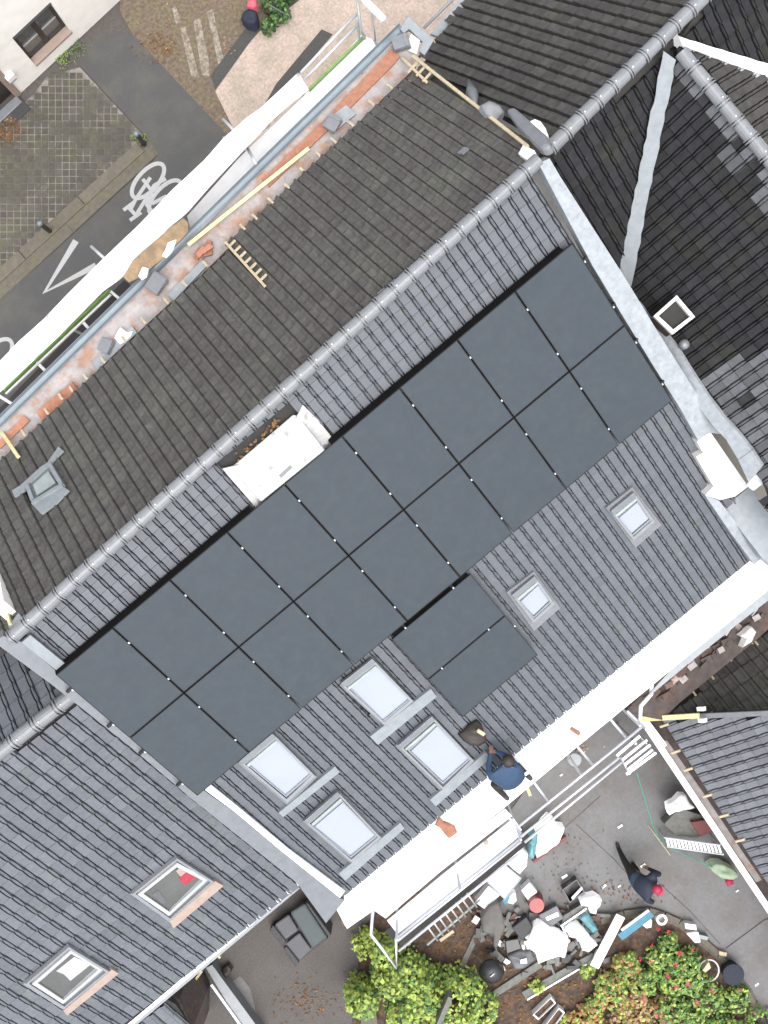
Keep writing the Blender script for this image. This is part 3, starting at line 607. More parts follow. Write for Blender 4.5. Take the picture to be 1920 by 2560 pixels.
# stacks of tiles and bricks waiting on the front eave
def tile_stack(px, n, label, mat, z, ang, a=.27, b=.22):
    p = W(*px, z); t = thing('tile_stack', label, 'tile stack', p)
    for i in range(n):
        q = ang + R.uniform(-.12, .12); u = V((math.cos(q), math.sin(q), 0)); v = V((-u.y, u.x, 0)); c = p + UP * (.033 + i * .0365) + V((R.uniform(-.012, .012), R.uniform(-.012, .012), 0))
        MB().box(c, u, v, UP, a, b, .03).box(c + u * a * .33 + UP * .014, u, v, UP, a * .2, b * .98, .03).build('tile', mat, t)
tile_stack((832, 313), 5, 'stack of grey tiles beside the white eave sheet on the front gutter', 'tile_clean', ez, .3)
tile_stack((395, 712), 6, 'large stack of blue grey tiles leaning over the front gutter', 'tile_clean', ez, .2, .32, .26)
tile_stack((268, 866), 4, 'low stack of grey tiles beside a plastic scrap on the front eave', 'tile_clean', ez, .4, .24, .2)
tile_stack((1003, 113), 5, 'stack of grey tiles inside the zinc corner of the gutter', 'tile_clean', ez, -.5, .28, .22)
bp = W(512, 632, ez); t = thing('brick_pile', 'small pile of orange bricks at the eave beside the batten with rungs', 'brick pile', bp)
for i, (dx, dy, dz) in enumerate(((-.1, .05, 0), (.02, -.04, 0), (.12, .05, 0), (-.04, .02, .075), (.08, .0, .075))):
    q = R.uniform(-.5, .5); u = V((math.cos(q), math.sin(q), 0)); MB().box(bp + V((dx, dy, dz + .036 + i * .004)), u, V((-u.y, u.x, 0)), UP, .2, .1, .07).build('brick', 'brick_orange', t, bevel=.006)
cloth('plastic_scrap', [(284, 842), (300, 815), (318, 832), (330, 826), (322, 846), (300, 860)], ez + .09, .04, 'sheet_plastic', 'crumpled white plastic scrap on the front eave beside grey tiles', 'plastic sheet', zb=ez - .05, seed=4)
o = slab('slate_piece', [(1142, 382), (1160, 366), (1172, 370), (1156, 384)], FP, .075, .03, 'zinc'); tag(o, 'broken grey tile piece lying on the brown roof', 'tile piece')

# ================================================================== FRONT SCAFFOLD
t = thing('front_scaffold', 'white sheeted scaffold with green edged decks along the front gutter', 'scaffold', W(500, 480, 0))
dz = 6.75
pts_o = [(-60, 960), (0, 903), (46, 855), (112, 796), (160, 745), (215, 690), (266, 640), (350, 560), (430, 476), (510, 402), (560, 345), (598, 312), (612, 298), (650, 272), (690, 235), (746, 182)]
pts_i = [(772, 224), (690, 292), (600, 386), (520, 472), (468, 532), (428, 566), (330, 660), (306, 694), (258, 728), (150, 838), (16, 966), (-60, 1036)]
mb = MB(); zt = 7.75
po = []; 
for i in range(len(pts_o) - 1):
    for k in range(5): a, b = pts_o[i], pts_o[i + 1]; po.append((a[0] + (b[0] - a[0]) * k / 5, a[1] + (b[1] - a[1]) * k / 5))
po.append(pts_o[-1]); pi_ = list(reversed(pts_i))
def lerp_poly(P, t):
    L_ = [0]
    for a, b in zip(P, P[1:]): L_.append(L_[-1] + math.hypot(b[0] - a[0], b[1] - a[1]))
    s = t * L_[-1]
    for i in range(len(P) - 1):
        if s <= L_[i + 1] + 1e-6: f = (s - L_[i]) / max(1e-6, L_[i + 1] - L_[i]); return (P[i][0] + (P[i + 1][0] - P[i][0]) * f, P[i][1] + (P[i + 1][1] - P[i][1]) * f)
    return P[-1]
NN = 90; K = 6
for i in range(NN + 1):
    a = lerp_poly(po, i / NN); b = lerp_poly(pi_, i / NN)
    for k in range(K + 1):
        f = k / K; mb.v.append(W(a[0] + (b[0] - a[0]) * f, a[1] + (b[1] - a[1]) * f, zt - .10 * f + .03 * math.sin(i * .9 + k * 1.3) + R.uniform(-.015, .015)))
    mb.v.append(W(*a, zt) - UP * 1.1 + V((R.uniform(-.03, .03), R.uniform(-.03, .03), 0)))
Q = K + 2
for i in range(NN):
    for k in range(K): mb.f.append((i * Q + k, (i + 1) * Q + k, (i + 1) * Q + k + 1, i * Q + k + 1))
    mb.f.append((i * Q, i * Q + K + 1, (i + 1) * Q + K + 1, (i + 1) * Q))
mb.mi = [0] * len(mb.f)
o = mb.build('sheeting', 'white_sheet', t, smooth=True); sd_ = o.modifiers.new('thick', 'SOLIDIFY'); sd_.thickness = .008
slabz('deck_board', [(903, 88), (930, 98), (950, 132), (560, 502), (480, 590), (468, 540), (600, 392), (772, 228)], dz, .05, 'alu_white', t)
slabz('deck_board', [(930, 98), (952, 112), (960, 128), (950, 132)], dz + .004, .05, 'zinc_light', t)
for a, b in (((772, 222), (908, 90)), ((8, 976), (272, 724))): MB().beam(W(*a, dz + .16), W(*b, dz + .16), .035, .15).build('toe_board', 'green_strip', t)
MB().beam(W(14, 984, dz + .12), W(276, 736, dz + .12), .03, .06).build('deck_edge', 'alu_white', t)
slabz('gap_shade_sheet', [(-40, 1060), (310, 700), (350, 730), (0, 1090)], 4.75, .05, 'deck_dark', t)  # dark sheet added to paint the shade down the gap by the gutter
for a, b in (((276, 728), (302, 750)), ((204, 802), (224, 824)), ((90, 904), (114, 928)), ((-10, 985), (30, 1010))): MB().beam(W(*a, dz + .05), W(*b, dz + .05), .05, .06).build('transom', 'alu_white', t)
for a, b, z in (((752, 182), (890, 36), 7.75), ((762, 198), (894, 62), 7.25)): MB().tube([W(*a, z), W(*b, z)], .026).build('guard_rail', 'steel', t, smooth=True)
for a, zb, ztp in (((893, 45), 0.0, 7.9), ((560, 345), 0.0, 7.75), ((120, 792), 0.0, 7.75), ((745, 186), 0.0, 7.8)):
    p = W(*a, ztp); MB().tube([flat(p, zb), p], .027).build('standard', 'steel_grey', t, smooth=True)
MB().tube([W(890, -20, 7.9), W(903, 78, 7.75), W(912, 96, dz)], .026).build('end_frame', 'steel_grey', t, smooth=True)
MB().tube([W(925, 6, 7.9), W(932, 60, 7.4), W(938, 100, dz)], .022).build('end_frame', 'steel', t, smooth=True)
MB().beam(W(908, -6, 7.95), W(961, 48, 7.95), .11, .12).build('end_bracket', 'alu_white', t, bevel=.02)
for a, b in (((228, 616), (276, 660)), ((558, 298), (600, 342)), ((616, 366), (640, 410))): MB().tube([W(*a, 7.2), W(*b, 7.6)], .028).build('outrigger', 'steel', t, smooth=True)
o = slabz('plywood_board', [(308, 692), (332, 650), (380, 608), (430, 566), (458, 545), (471, 556), (470, 580), (440, 612), (415, 640), (380, 668), (348, 694), (322, 706)], 7.72, .03, 'wood_brown'); tag(o, 'wet brown board lying on the front scaffold over the white sheet', 'board')
cloth('paper_scrap', [(345, 690), (356, 668), (370, 672), (366, 690), (352, 700)], 7.80, .03, 'sheet_plastic', 'white paper scrap on the near end of the wet brown board', 'paper', zb=7.72, seed=5)
cloth('paper_scrap', [(404, 640), (420, 605), (440, 598), (432, 624), (414, 644)], 7.80, .03, 'sheet_plastic', 'white plastic scrap on the middle of the wet brown board', 'plastic sheet', zb=7.72, seed=6)

# ================================================================== NEIGHBOUR ON THE RIGHT
zr = 10.42
A, B, Cx, D = W(1372, 372, zr), W(1800, -50, zr), W(1692, 112, zr), W(1960, 440, zr)
rdm = (B - A).normalized(); rdw = (D - Cx).normalized()
RF = roof_plane(A - UP * .05, rdm, (0, 1, 0), 52); RB = roof_plane(A - UP * .05, rdm, (0, -1, 0), 45)
WW = roof_plane(Cx - UP * .05, rdw, (-1, 0, 0), 45); WE = roof_plane(Cx - UP * .05, rdw, (1, 0, 0), 45)
nh = thing('corner_house', 'neighbouring house with an L shaped dark roof and pale valley strips', 'house', W(1650, 400, 0))
def patch(name, pl, pxs, tname, w, e, style, mat, **k):
    uv = U(pxs, pl); d = deck(name, pl, uv, nh); tiles(d, tname, pl, uv, [], w, e, style, mat, **k); return d
patch('street_roof', RF, [(1050, 160), (1092, 88), (1180, -10), (1250, -90), (1830, -90), (1372, 372), (1330, 330), (1050, 165)], 'old_roof_tile', .215, .34, 'groove', 'tile_old_brown', jit=.006)
patch('yard_roof', RB, [(1375, 385), (1690, 100), (1692, 130), (1556, 712), (1540, 690), (1385, 440)], 'dark_roof_tile', .21, .30, 'roll', 'tile_old', limit=150, jit=.006)
patch('yard_roof', RB, [(1712, 95), (1800, -60), (2050, -60), (2050, 240)], 'dark_roof_tile', .21, .30, 'roll', 'tile_old', limit=60, jit=.006)
def pick(x, y):
    dline = abs((y - 112) * (1960 - 1692) - (x - 1692) * (440 - 112)) / math.hypot(268, 328)
    if y > 900 and x > 1795: return R.random() < .93
    if y > 840 and x > 1760: return R.random() < .3
    if dline < 34: return R.random() < .85
    if dline < 110 and x > 1735: return R.random() < .33
    if x > 1800 and 640 < y < 800: return R.random() < .12
    return False
patch('wing_roof', WW, [(1692, 122), (1985, 482), (2140, 900), (2140, 1500), (1960, 1350), (1890, 1180), (1770, 1010), (1640, 815), (1560, 715)], 'wing_roof_tile', .205, .30, 'roll', 'tile_old', mat2='tile_mid', pick2=pick, jit=.006)
patch('wing_east_roof', WE, [(1705, 108), (2050, 250), (2050, 560), (1985, 470)], 'dark_roof_tile', .21, .30, 'roll', 'tile_old_brown', limit=60)
ridge_caps(nh, A, B); ridge_caps(nh, D, Cx + rdw * .12)
vn = (RB.n + WW.n).normalized()
va, vb = Cx - UP * .02, W(1560, 700, RB.at(1560, 700).z)
vd = (vb - va).normalized(); VP = Plane(va, vd, vn.cross(vd))
def ragged(a0, a1, b0, b1, n=26, amp=4):
    L1 = [(a0[0] + (a1[0] - a0[0]) * i / n + (R.uniform(-amp, amp) if 0 < i < n else 0), a0[1] + (a1[1] - a0[1]) * i / n) for i in range(n + 1)]
    L2 = [(b0[0] + (b1[0] - b0[0]) * i / n + (R.uniform(-amp, amp) if 0 < i < n else 0), b0[1] + (b1[1] - b0[1]) * i / n) for i in range(n + 1)]
    return L1, L2
def strip(name, pl, h, a0, a1, b0, b1, mat, par, n=26, amp=4, th=.03):
    L1, L2 = ragged(a0, a1, b0, b1, n, amp); mb = MB()
    for i in range(n): mb.prism([pl.at(*L1[i], h), pl.at(*L1[i + 1], h), pl.at(*L2[i + 1], h), pl.at(*L2[i], h)], pl.n * -th)
    return mb.build(name, mat, par)
strip('valley_strip', VP, .075, (1659, 128), (1545, 690), (1690, 150), (1578, 716), 'zinc_light', nh, amp=2.5)
vn2 = (RB.n + WE.n).normalized(); vb2 = W(1930, 182, RB.at(1930, 182).z); vd2 = (vb2 - va).normalized(); VP2 = Plane(va, vd2, vn2.cross(vd2))
strip('valley_strip', VP2, .075, (1702, 93), (2000, 184), (1712, 116), (2000, 222), 'alu_white', nh, amp=2.5)
# box gutter between the wing and the gable of the solar house
bz = 7.45
slabz('box_gutter', [(1560, 700), (1586, 745), (1650, 830), (1720, 930), (1800, 1060), (1868, 1190), (1890, 1200), (1830, 1100), (1740, 965), (1640, 815)], bz - .05, .1, 'lead', nh)
mb = MB(); e1 = [(1578, 742), (1600, 762), (1622, 795), (1655, 822), (1690, 866), (1730, 930), (1768, 988), (1812, 1046), (1850, 1086), (1880, 1126), (1906, 1166)]; e2 = [(1570, 745), (1588, 775), (1606, 812), (1636, 850), (1668, 898), (1704, 955), (1742, 1012), (1786, 1068), (1816, 1100), (1846, 1150), (1872, 1206)]
for i in range(10): hh = .10 + R.uniform(0, .03); mb.prism([WW.at(*q, hh) for q in (e1[i], e1[i + 1], e2[i + 1], e2[i])], WW.n * -.08)
mb.build('gutter_flashing', 'verge_white', nh)
slabz('gutter_flashing', [(1868, 1212), (1906, 1166), (1935, 1150), (2000, 1130), (2000, 1180), (1935, 1192), (1884, 1226)], bz + .02, .1, 'alu_white', nh)
slabz('parapet_face', [(1800, 1258), (1843, 1242), (1872, 1218), (1884, 1226), (1960, 1360), (1960, 1440), (1906, 1396)], 6.6, .3, 'zinc_light', nh)
ef = RF.at(1110, 70); wb = MB().prism([V((11.0, ef.y - 1.2, 7.0)), V((22, ef.y - .6, 7.0)), V((22, -6.5, 6.6)), V((11.25, -6.5, 6.6))], (0, 0, -7)); wb.build('wall', 'cream_wall', nh)
slabz('gutter_edge', [(1076, 84), (1160, -14), (1180, -8), (1096, 92)], RF.at(1100, 70).z - .02, .1, 'zinc_light', nh)
MB().tube([W(1060, 70, RF.at(1060, 70).z), W(1190, -60, RF.at(1060, 70).z)], .03).build('gutter_bead', 'zinc_light', nh, smooth=True)
# flue on the wing
fz = WW.at(1688, 800).z + .45
t = thing('flue', 'small square open chimney flue with pale rim on the dark wing roof', 'chimney', W(1680, 795, fz - .8))
fr_pts = pz([(1634, 790), (1692, 738), (1738, 792), (1682, 836)], fz)
frame('rim', fr_pts, .06, .10, UP, 'white_render', t); MB().prism([p - UP * .10 for p in ring(fr_pts, .02)], (0, 0, -.85)).build('flue_body', 'rubble', t)
MB().prism([p - UP * .095 for p in ring(fr_pts, .06)], (0, 0, -.002)).build('flue_mouth', 'deck_dark', t)
MB().lathe(WW.at(1708, 862), [(.09, 0), (.09, .10), (.06, .15)], 14).build('vent_cowl', 'zinc', nh, smooth=True)
# litter where the front verge meets the neighbour
t = MB().tube([RF.at(1172, 200, .16), RF.at(1180, 235, .16), RF.at(1186, 262, .14)], [.02, .11, .05], 10).build('vent_hood', 'zinc', nh, smooth=True)
cloth('plastic_sheet', [(1312, 306), (1340, 296), (1354, 300), (1372, 335), (1382, 366), (1370, 360), (1340, 328), (1318, 318)], 10.35, .06, 'white_sheet', 'white plastic sheet tucked at the ridge junction of the two houses', 'plastic sheet', zb=10.05, seed=9)
slab('ridge_junction', [(1262, 272), (1284, 264), (1330, 304), (1364, 334), (1376, 362), (1352, 372), (1326, 348), (1290, 312)], FP, .24, .2, 'lead', house, bevel=.06)
cloth('mortar_bag', [(1200, 262), (1222, 250), (1250, 262), (1262, 278), (1240, 300), (1215, 285)], FP.at(1230, 275).z + .28, .05, 'lead', 'grey cement lump on the verge beside the pale batten', 'mortar', zb=FP.at(1230, 275).z - .1, seed=10)

# ================================================================== NEIGHBOUR ON THE LEFT
zl = 9.35
A, B = W(-140, 1990, zl), W(190, 1730, zl); rl = (B - A).normalized()
LB = roof_plane(A - UP * .05, rl, (0, -1, 0), 38); LFp = roof_plane(A - UP * .05, rl, (0, 1, 0), 40)
lh = thing('left_house', 'lower neighbouring house with grey tiled roof and two white roof windows', 'house', W(200, 2100, 0))
lw = {1: ([(326, 2236), (443, 2142), (540, 2207), (426, 2307)], [(366, 2238), (444, 2176), (498, 2188), (418, 2270)], [(424, 2304), (538, 2203), (559, 2215), (434, 2321)]),
      2: ([(58, 2461), (170, 2365), (278, 2432), (162, 2527)], [(106, 2460), (190, 2386), (236, 2410), (152, 2490)], [(158, 2527), (280, 2424), (297, 2434), (168, 2539)])}
uvp = U([(-160, 2010), (190, 1742), (300, 1795), (520, 1985), (785, 2195), (748, 2213), (640, 2296), (320, 2564), (120, 2730), (-260, 2760)], LB)
dk = deck('rear_roof', LB, uvp, lh)
tiles(dk, 'slate_grey_tile', LB, uvp, [inset(U(v[0], LB), .2) for v in lw.values()], .262, .335, 'roll', 'tile_left', d0=LB.uv(LB.at(500, 2410))[1] - 30 * .335, jit=.008)
for k, (o_, g_, a_) in lw.items():
    rw = slab('roof_window', o_, LB, .062, .12, 'zinc_light', lh)
    f1 = [LB.at(o[0] + (g[0] - o[0]) * .12, o[1] + (g[1] - o[1]) * .12, .125) for o, g in zip(o_, g_)]
    frame('window_frame', f1, .045, .09, LB.n, 'window_frame', rw)
    f2 = [LB.at(o[0] + (g[0] - o[0]) * .45, o[1] + (g[1] - o[1]) * .45, .115) for o, g in zip(o_, g_)]
    frame('sash', f2, .075, .08, LB.n, 'frame_white', rw)
    slab('pane', [(o[0] + (g[0] - o[0]) * .8, o[1] + (g[1] - o[1]) * .8) for o, g in zip(o_, g_)], LB, .075, .01, 'glass_dark', rw)
    slab('apron', a_, LB, .10, .08, 'apron_pink', rw)
    a, b = LB.at(*o_[3], .1), LB.at(*o_[2], .1)
    if k == 1:
        slab('curtain', [(446, 2196), (474, 2174), (496, 2190), (462, 2214)], LB, .082, .004, 'curtain', rw); slab('curtain', [(440, 2178), (456, 2164), (470, 2176), (452, 2192)], LB, .086, .004, 'apron_pink', rw)
        slab('blind', [(380, 2236), (396, 2226), (414, 2252), (408, 2262)], LB, .082, .004, 'cushion', rw)
    else: slab('blind', [(140, 2428), (186, 2392), (226, 2412), (176, 2452), (160, 2436)], LB, .082, .004, 'frame_white', rw)
uvf = U([(-200, 2010), (186, 1728), (120, 1690), (-10, 1600), (-260, 1650)], LFp)
dk = deck('front_roof', LFp, uvf, lh); tiles(dk, 'front_slate_tile', LFp, uvf, [], .262, .335, 'roll', 'tile_left', jit=.008)
ridge_caps(lh, A, B, step=.42, r=.125)
ge = LB.at(320, 2562).z
MB().beam(LB.at(200, 2666, .0), LB.at(745, 2209, .0), .07, .08).build('gutter', 'alu_white', lh)
MB().beam(LB.at(204, 2663, -.02) + V((0, -.06, 0)), LB.at(742, 2212, -.02) + V((0, -.06, 0)), .06, .07).build('gutter_lip', 'zinc', lh)
c_ = [LB.at(120, 2700), LB.at(740, 2200)]
MB().prism([V((-9, 5, 4.9)), V((-.35, 4, 4.9)), V((-.35, c_[1].y + .5, 4.9)), V((-9, c_[0].y + .9, 4.9))], (0, 0, -4.9)).build('wall', 'rubble', lh)
# small lean-to roof at the foot of the left house
zt_ = 3.2; LT = roof_plane(W(330, 2530, zt_), rl, (0, -1, 0), 25)
lt = thing('lean_to', 'small dark slated lean-to below the gutter of the left house', 'lean-to', W(400, 2550, 0))
uvt = U([(250, 2620), (412, 2500), (440, 2516), (480, 2575), (480, 2640), (300, 2700)], LT); dk = deck('roof', LT, uvt, lt)
tiles(dk, 'lean_to_tile', LT, uvt, [], .30, .34, 's', 'tile_left'); MB().prism([V((p.x, p.y, zt_ - .6)) for p in [LT.pt(*q) for q in uvt]], (0, 0, -(zt_ - .6))).build('wall', 'rubble', lt)

# ================================================================== ANNEX BELOW RIGHT (hipped)
az = 3.7; cor = W(1656, 1796, az); xd = V((1, 0, 0)); yd = W(1870, 2128, az) - cor; yd.z = 0; yd.normalize()
AN = Plane(cor, yd, V((-1, 0, 0)) - yd * V((-1, 0, 0)).dot(yd)); a_ = math.radians(45); hd = AN.d.copy()
AN = Plane(cor, yd, hd * math.cos(a_) - UP * math.sin(a_))
BR = roof_plane(cor, -hd, -yd, 45)
an = thing('annex', 'hipped annex with a grey tiled slope and a dark brown slope behind the rear scaffold', 'house', W(1800, 1900, 0))
hip = [(1656, 1796), (1760, 1790), (2050, 1778)]
uva = U(hip + [(2250, 1900), (2250, 2600), (1960, 2270), (1868, 2126)], AN); dk = deck('tiled_slope', AN, uva, an)
tiles(dk, 'annex_tile', AN, uva, [], .20, .30, 'roll', 'tile_clean', d0=-30 * .30 + .02)
uvb = U([(1656, 1796), (1700, 1752), (1900, 1588), (2100, 1425), (2300, 1600), (2050, 1778), (1760, 1790)], BR); dk = deck('brown_slope', BR, uvb, an)
tiles(dk, 'annex_brown_tile', BR, uvb, [], .24, .34, 's', 'tile_old_brown', jit=.008)
h0, h1 = AN.at(1690, 1794, .05), AN.at(2050, 1776, .05); strip('hip_felt', AN, .06, (1745, 1785), (2050, 1772), (1745, 1797), (2050, 1784), 'lead', an, n=40, amp=0)
for x, y in ((1775, 1685), (1820, 1640), (1872, 1598), (1730, 1726), (1885, 1600)):
    p = BR.at(x, y, .06); MB().beam(p - BR.d * .13, p + BR.d * .13, .04, .04, BR.n).build('batten_end', 'wood_cream', an)
for x, y in ((1668, 1812), (1697, 1878), (1728, 1922), (1776, 1988), (1818, 2038), (1858, 2100)):
    p = AN.at(x, y, .06); MB().beam(p - AN.d * .02, p + AN.d * .2, .045, .04, AN.n).build('batten_end', 'wood_cream', an)
MB().prism([V((p.x, p.y, az - .25)) for p in (cor + hd * -.2, cor + hd * -.2 + yd * 9, cor - hd * 9 + yd * 9, cor - hd * 9)], (0, 0, -(az - .25))).build('wall', 'rubble', an)
o = MB().beam(AN.at(1604, 1798, .35), AN.at(1746, 1790, .22), .10, .07).build('hip_timber', 'wood_yellow'); tag(o, 'yellow timber laid along the corner of the annex roof', 'timber')
for q in ((1750, 1773), (1753, 1802)):
    o = MB().beam(AN.at(q[0] - 8, q[1], .25), AN.at(q[0] + 9, q[1], .25), .075, .09).build('clamp_block', 'white_plastic'); tag(o, 'white block on the end of the yellow timber', 'block', 'white blocks at the yellow timber')
slabz('wall_cap', [(1612, 1804), (1650, 1800), (1720, 1900), (1800, 2020), (1880, 2135), (1990, 2300), (1960, 2330), (1900, 2230), (1760, 2010)], 3.1, .25, 'rubble', an)
slabz('wall_cap_plaster', [(1640, 1850), (1668, 1852), (1760, 1985), (1840, 2105), (1905, 2200), (1890, 2206), (1800, 2075), (1700, 1925)], 3.104, .1, 'mortar', an)
o = MB().beam(W(1606, 1800, 3.35), W(1960, 2330, 3.35), .125, .09).build('edge_beam', 'alu_white'); tag(o, 'long white beam along the wall top beside the annex roof', 'beam')
o = MB().beam(W(1612, 1794, 3.5), W(1665, 1865, 3.4), .06, .06).build('edge_beam', 'alu_white'); tag(o, 'short white bar beside the top end of the long white beam', 'beam')
# broken masonry between the scaffold and the annex
rb = thing('broken_wall', 'broken red brick wall top between the rear scaffold and the brown annex slope', 'wall', W(1740, 1650, 0))
slabz('wall_core', [(1560, 1782), (1640, 1700), (1760, 1600), (1960, 1440), (2000, 1500), (1900, 1592), (1700, 1756), (1655, 1800)], 4.1, 4.1, 'rubble', rb)
for i in range(60):
    t_ = R.random(); w_ = R.uniform(.15, .9); x = 1600 + 330 * t_ + 40 * w_; y = 1735 - 275 * t_ + 40 * w_; q = math.radians(40) + R.uniform(-.4, .4) - math.radians(40); u = V((math.cos(q), math.sin(q), 0))
    MB().box(W(x, y, 4.12 + R.uniform(0, .1)), u, V((-u.y, u.x, R.uniform(-.2, .2))), UP, R.uniform(.12, .24), .11, .07).build('brick', R.choice(['brick_muted', 'rubble', 'mortar', 'rubble', 'brick_muted']), rb)
cloth('mortar_lump', [(1852, 1590), (1880, 1568), (1892, 1580), (1880, 1605), (1858, 1618), (1866, 1600)], 4.5, .05, 'white_render', 'pale mortar lump on the broken wall by the brown annex slope', 'mortar', zb=4.1, seed=21)

# ================================================================== REAR SCAFFOLD
sc_ = thing('rear_scaffold', 'white scaffold with bright decks and tube rails along the rear eave', 'scaffold', W(1350, 1950, 0))
da = 5.72
slabz('deck_board', [(838, 2268), (862, 2218), (1100, 2030), (1400, 1788), (1700, 1545), (1890, 1390), (2000, 1300), (2000, 1372), (1920, 1432), (1700, 1614), (1396, 1868), (1080, 2125), (868, 2322)], da, .05, 'alu_white', sc_)
slabz('deck_board', [(869, 2321), (1081, 2126), (1397, 1869), (1701, 1615), (1921, 1433), (2000, 1378), (2000, 1420), (1922, 1474), (1720, 1640), (1420, 1886), (1260, 2020), (934, 2276)], da - .004, .05, 'alu_white', sc_)
slabz('fascia_sheet', [(1600, 1760), (1700, 1650), (1850, 1530), (1922, 1470), (1935, 1490), (1860, 1548), (1720, 1660)], da - .2, .04, 'zinc_light', sc_)
db = 4.9
slabz('deck_board', [(935, 2276), (1080, 2162), (1262, 2022), (1280, 2040), (1100, 2180), (964, 2296)], db, .05, 'alu_white', sc_)
slabz('deck_board', [(968, 2302), (1105, 2188), (1284, 2046), (1304, 2074), (1298, 2092), (1120, 2240), (994, 2336)], db - .01, .05, 'alu_white', sc_)
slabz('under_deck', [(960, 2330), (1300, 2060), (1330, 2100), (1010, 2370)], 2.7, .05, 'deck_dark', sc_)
rails = [((994, 2352), (1302, 2104), 5.9), ((996, 2378), (1296, 2136), 5.4), ((1297, 2066), (1604, 1818), 5.6), ((1302, 2092), (1548, 1894), 5.4), ((1312, 2106), (1554, 1906), 5.0), ((990, 2346), (1300, 2098), 4.95)]
for a, b, z in rails: MB().tube([W(*a, z), W(*b, z)], .027).build('guard_rail', 'steel', sc_, smooth=True)
for a, b in (((1332, 1952), (1374, 2008)), ((1443, 1866), (1482, 1912)), ((1526, 1798), (1568, 1848)), ((1262, 2030), (1308, 2090)), ((1568, 1778), (1612, 1820))): MB().tube([W(*a, da - .05), W(*b, da - .4)], .026).build('transom', 'steel', sc_, smooth=True)
for a, z in (((992, 2350), 6.0), ((1302, 2100), 5.9), ((1600, 1814), 5.7), ((1452, 1936), 5.5), ((1150, 2225), 5.9)):
    p = W(*a, z); MB().tube([flat(p, 0), p], .027).build('standard', 'steel', sc_, smooth=True)
MB().tube([W(932, 2276, da), W(927, 2336, da - .1), W(992, 2420, da - .2), W(990, 2346, da)], .032).build('end_bracket', 'steel', sc_, smooth=True)
for i in range(8):
    x, y = 1070 + i * 14, 2318 - i * 12; MB().tube([W(x, y, 4.6), W(x + 24, y + 34, 3.2)], .018).build('brace', 'steel', sc_, smooth=True)
MB().tube([W(1068, 2362, 3.2), W(1200, 2250, 3.2)], .025).build('ledger', 'steel_grey', sc_, smooth=True)
MB().tube([W(1630, 1650 + 50, 5.5), W(1628, 1735, 5.4), W(1602, 1765, 5.2), W(1600, 1800, 5.0)], .04).build('swan_neck', 'alu_white', sc_, smooth=True)
MB().lathe(W(1215, 2106, db + .02), [(.05, 0), (.05, .02), (.02, .03)], 12).build('deck_bolt', 'apron_pink', sc_)
bd = thing('rail_bundle', 'bundle of white scaffold bars lying beside the corner frame', 'bars', W(1590, 1880, 2.4))
for i, (a, b) in enumerate((((1542, 1890), (1600, 1840)), ((1556, 1900), (1618, 1850)), ((1562, 1912), (1626, 1862)), ((1570, 1924), (1632, 1874)), ((1566, 1936), (1640, 1882)))):
    MB().beam(W(*a, 2.5 + i * .03), W(*b, 2.5 + i * .03), .055, .05).build('bar', 'alu_white' if i % 2 else 'steel', bd)
MB().tube([W(1552, 1892, 2.45), W(1575, 1936, 2.45)], .03).build('cross_bar', 'steel', bd, smooth=True); MB().tube([W(1600, 1840, 2.45), W(1640, 1884, 2.45)], .03).build('cross_bar', 'steel', bd, smooth=True)
MB().tube([W(1590, 1860, 2.42), flat(W(1590, 1860, 2.42), 0)], .03).build('support_post', 'steel', bd)
# things on the deck
o = cloth('orange_rag', [(1088, 2062), (1098, 2042), (1108, 2052), (1122, 2058), (1138, 2066), (1142, 2082), (1124, 2098), (1112, 2084)], da + .07, .03, 'brick_orange', 'orange cloth lying on the bright rear scaffold deck', 'cloth', zb=da, seed=31)
o = MB().beam(W(1428, 1822, da + .08), W(1450, 1836, da + .08), .07, .06).build('brick_piece', 'brick_orange', bevel=.008); tag(o, 'single red brick piece on the rear scaffold deck', 'brick')
t = MB().beam(W(1317, 1966, 4.6), W(1326, 1990, 4.6), .06, .05).build('wood_offcut', 'wood_yellow'); tag(t, 'yellow timber offcut hung under the rear scaffold by the worker', 'timber')

# ================================================================== HOUSE ACROSS THE STREET
b0, b1 = W(50, 235), W(301, 0); bd_ = (b1 - b0).normalized(); bn = V((bd_.y, -bd_.x, 0))
if bn.dot(CAM - b0) < 0: bn = -bn
FW = Plane(b0, bd_, V((0, 0, -1))); FW.n = bn
oh = thing('street_house', 'cream rendered house with a brown window at the paved yard', 'house', b0 + bd_ * 2)
wo = [(36, 102), (127, 10), (176, 74), (86, 160)]
wq = [FW.uv(FW.at(x, y)) for x, y in wo]; ua, ub = (wq[0][0] + wq[3][0]) / 2, (wq[1][0] + wq[2][0]) / 2; va, vb = (wq[0][1] + wq[1][1]) / 2, (wq[2][1] + wq[3][1]) / 2
va -= .12
def wp(u, v, h): return b0 + bd_ * u - UP * v + bn * h
mb = MB(); th_ = .38; du0, du1 = -1.15, -.12
def wbox(u0, u1, v0, v1): mb.hexa([wp(u0, v1, -th_), wp(u1, v1, -th_), wp(u1, v1, 0), wp(u0, v1, 0), wp(u0, v0, -th_), wp(u1, v0, -th_), wp(u1, v0, 0), wp(u0, v0, 0)])
wbox(du1, ua, -6, 0); wbox(ub, 9, -6, 0); wbox(ua, ub, -6, va); wbox(ua, ub, vb, 0); wbox(-9, du0, -6, 0); wbox(du0, du1, -6, -2.1)
mb.build('wall', 'cream_wall', oh)
wn = MB(); fw_ = .07
